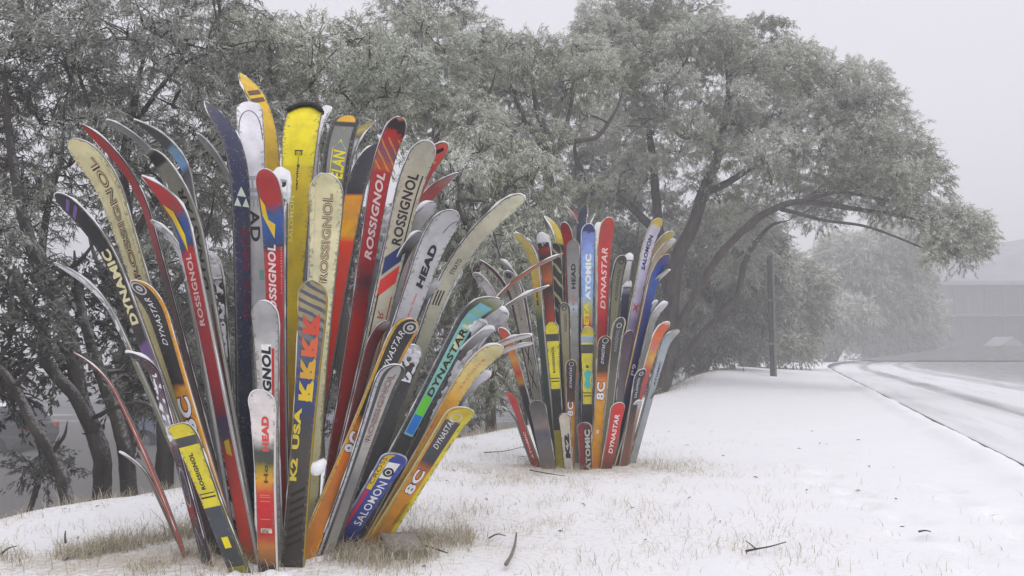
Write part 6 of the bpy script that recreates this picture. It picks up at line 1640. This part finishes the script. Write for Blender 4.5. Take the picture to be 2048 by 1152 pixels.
# ------------------------------------------------------------------ dead grass standing through the snow
def grass(name, label, n, xr, yr, dens, hgt, wid, mat, lean=.55):
    xs = rng.uniform(*xr, n); ys = rng.uniform(*yr, n)
    tuft = fbm(np.stack([xs * 5.5, ys * 5.5, xs * 0 + 9.1], 1), 3)
    k = rng.random(n) < np.clip(dens(xs, ys) * np.clip((tuft - .42) * 5.0, .02, 1.6), 0, 1)
    xs, ys, tuft = xs[k], ys[k], tuft[k]
    m_ = len(xs)
    z = ground_z(xs, ys) - .005
    h = hgt * rng.uniform(.35, 1.25, m_) * (.55 + .8 * tuft)
    a = rng.uniform(0, 2 * math.pi, m_); ln = rng.uniform(.15, 1.0, m_) * lean + .1
    dx, dy = np.cos(a) * ln, np.sin(a) * ln
    w = wid * rng.uniform(.6, 1.3, m_); b = rng.uniform(0, math.pi, m_); wx, wy = np.cos(b) * w, np.sin(b) * w
    V = np.empty((m_, 7, 3), np.float32)
    for i, (q, hh) in enumerate(((0, 0), (.40, .45), (.8, .80), (1.35, 1.0))):
        cx, cy, cz = xs + dx * h * q * q * .75, ys + dy * h * q * q * .75, z + h * hh * (1 - .18 * ln * q)
        if i < 3:
            tw = 1 - .25 * i
            V[:, 2 * i] = np.stack([cx - wx * tw, cy - wy * tw, cz], 1); V[:, 2 * i + 1] = np.stack([cx + wx * tw, cy + wy * tw, cz], 1)
        else:
            V[:, 6] = np.stack([cx, cy, cz], 1)
    o = (np.arange(m_) * 7)[:, None]
    F = np.concatenate([o + np.array(q) for q in ((0, 1, 3), (0, 3, 2), (2, 3, 5), (2, 5, 4), (4, 5, 6))], 0)
    hue = np.repeat(np.clip(rng.random(m_) * .8 + .3 * (tuft - .5), 0, 1), 7)
    tag(mesh_obj(name, V.reshape(-1, 3), F, mat, attr={'hue': hue}), label, kind='stuff')


m = NT('straw')
hue = m.n('ShaderNodeAttribute', attribute_name='hue').outputs['Fac']
m.col(m.ramp(hue, [(0, (.22, .18, .11)), (.35, (.40, .34, .23)), (.65, (.54, .49, .37)), (.85, (.68, .65, .57)), (1, (.80, .80, .78))])); m.rough(.7, .2)
M_STRAW = m.m
grass('dry_grass', 'straw-coloured grass poking through the snow around the fans', 170000, (-2.8, 3.0), (2.45, 8.5),
      lambda x, y: np.clip(.03 + 1.1 * (bare_map(x, y) + .08), 0.005, 1) * (edge_s(x, y) < .1) * np.clip((2.2 - x) / 1.6 + .25, .05, 1), .050, .0010, M_STRAW, 1.3)
grass('matted_grass', 'matted dead grass round the foot of the big fan', 72000, (-2.2, -.15), (2.5, 3.55),
      lambda x, y: np.clip(1.6 * (bare_map(x, y) - .12), 0, 1), .072, .0011, M_STRAW, 1.5)
grass('tall_grass', 'longer dead grass blades at the feet of the skis', 16000, (-1.9, 1.2), (2.5, 5.9),
      lambda x, y: .5 * np.clip(1.5 * (bare_map(x, y) - .18), 0, 1), .14, .0012, M_STRAW, .8)
grass('bank_grass', 'frosted grass fringe along the edge of the bank', 90000, (-4.5, 6.5), (1.5, 22),
      lambda x, y: np.exp(-((edge_s(x, y) - .10) / .30) ** 2), .11, .0018, M_STRAW, .8)

# ------------------------------------------------------------------ snow drifted against the feet of the skis
def drift(label, pts, r):
    n, k = 26, 9
    v = []
    c = np.array(pts)
    P = catmull(np.column_stack([c, np.zeros(len(c))]), 8)[:, :2]
    P = P[np.linspace(0, len(P) - 1, n).astype(int)]
    d = unit(np.gradient(P, axis=0)); nn = np.stack([-d[:, 1], d[:, 0]], 1)
    for i in range(n):
        e = math.sin(math.pi * i / (n - 1)) ** .6
        for j in range(k):
            q = j / (k - 1) * 2 - 1
            w_ = r * (.7 + .6 * float(vnoise(np.array([i * .5, 2.2, r * 90]))))
            x_, y_ = P[i] + nn[i] * q * w_ * e
            h = r * .42 * e * max(0, 1 - q * q) * (.35 + 1.1 * float(vnoise(np.array([i * .8, j * .6, r * 70]))))
            v.append((x_, y_, ground_z1(x_, y_) - .008 + h))
    f = [(i * k + j, (i + 1) * k + j, (i + 1) * k + j + 1, i * k + j + 1) for i in range(n - 1) for j in range(k - 1)]
    tag(mesh_obj('snow_drift', np.array(v), [q[::-1] for q in f], M_SNOW, smooth=True, attr={'bare': np.full(len(v), -.05), 'litter': np.zeros(len(v))}), label, kind='stuff')


def gx(u, Y): return ((u - 1024) / F_PX * Y, Y)


drift('snow drifted against the front of the big fan', [gx(400, 2.78), gx(470, 2.70), gx(560, 2.72), gx(610, 2.80)], .055)
drift('snow drifted against the right foot of the big fan', [gx(610, 2.84), gx(660, 2.95), gx(720, 3.04), gx(770, 3.14)], .05)
# ------------------------------------------------------------------ haze
mb = MB()
mb.box((-150, -30, -4.5), (170, 190, 17.0))
hz = mb.build('haze', None)
hm = bpy.data.materials.new('fog_air'); hm.use_nodes = True
ht = hm.node_tree; ht.nodes.clear()
ho = ht.nodes.new('ShaderNodeOutputMaterial')
hv = ht.nodes.new('ShaderNodeVolumePrincipled')
hv.inputs['Color'].default_value = (0.97, 0.97, 0.99, 1)
hv.inputs['Density'].default_value = 0.0105
hv.inputs['Anisotropy'].default_value = 0.3
ht.links.new(hv.outputs[0], ho.inputs['Volume'])
hz.data.materials.append(hm)
tag(hz, 'thin cold fog filling the air over everything', kind='stuff')
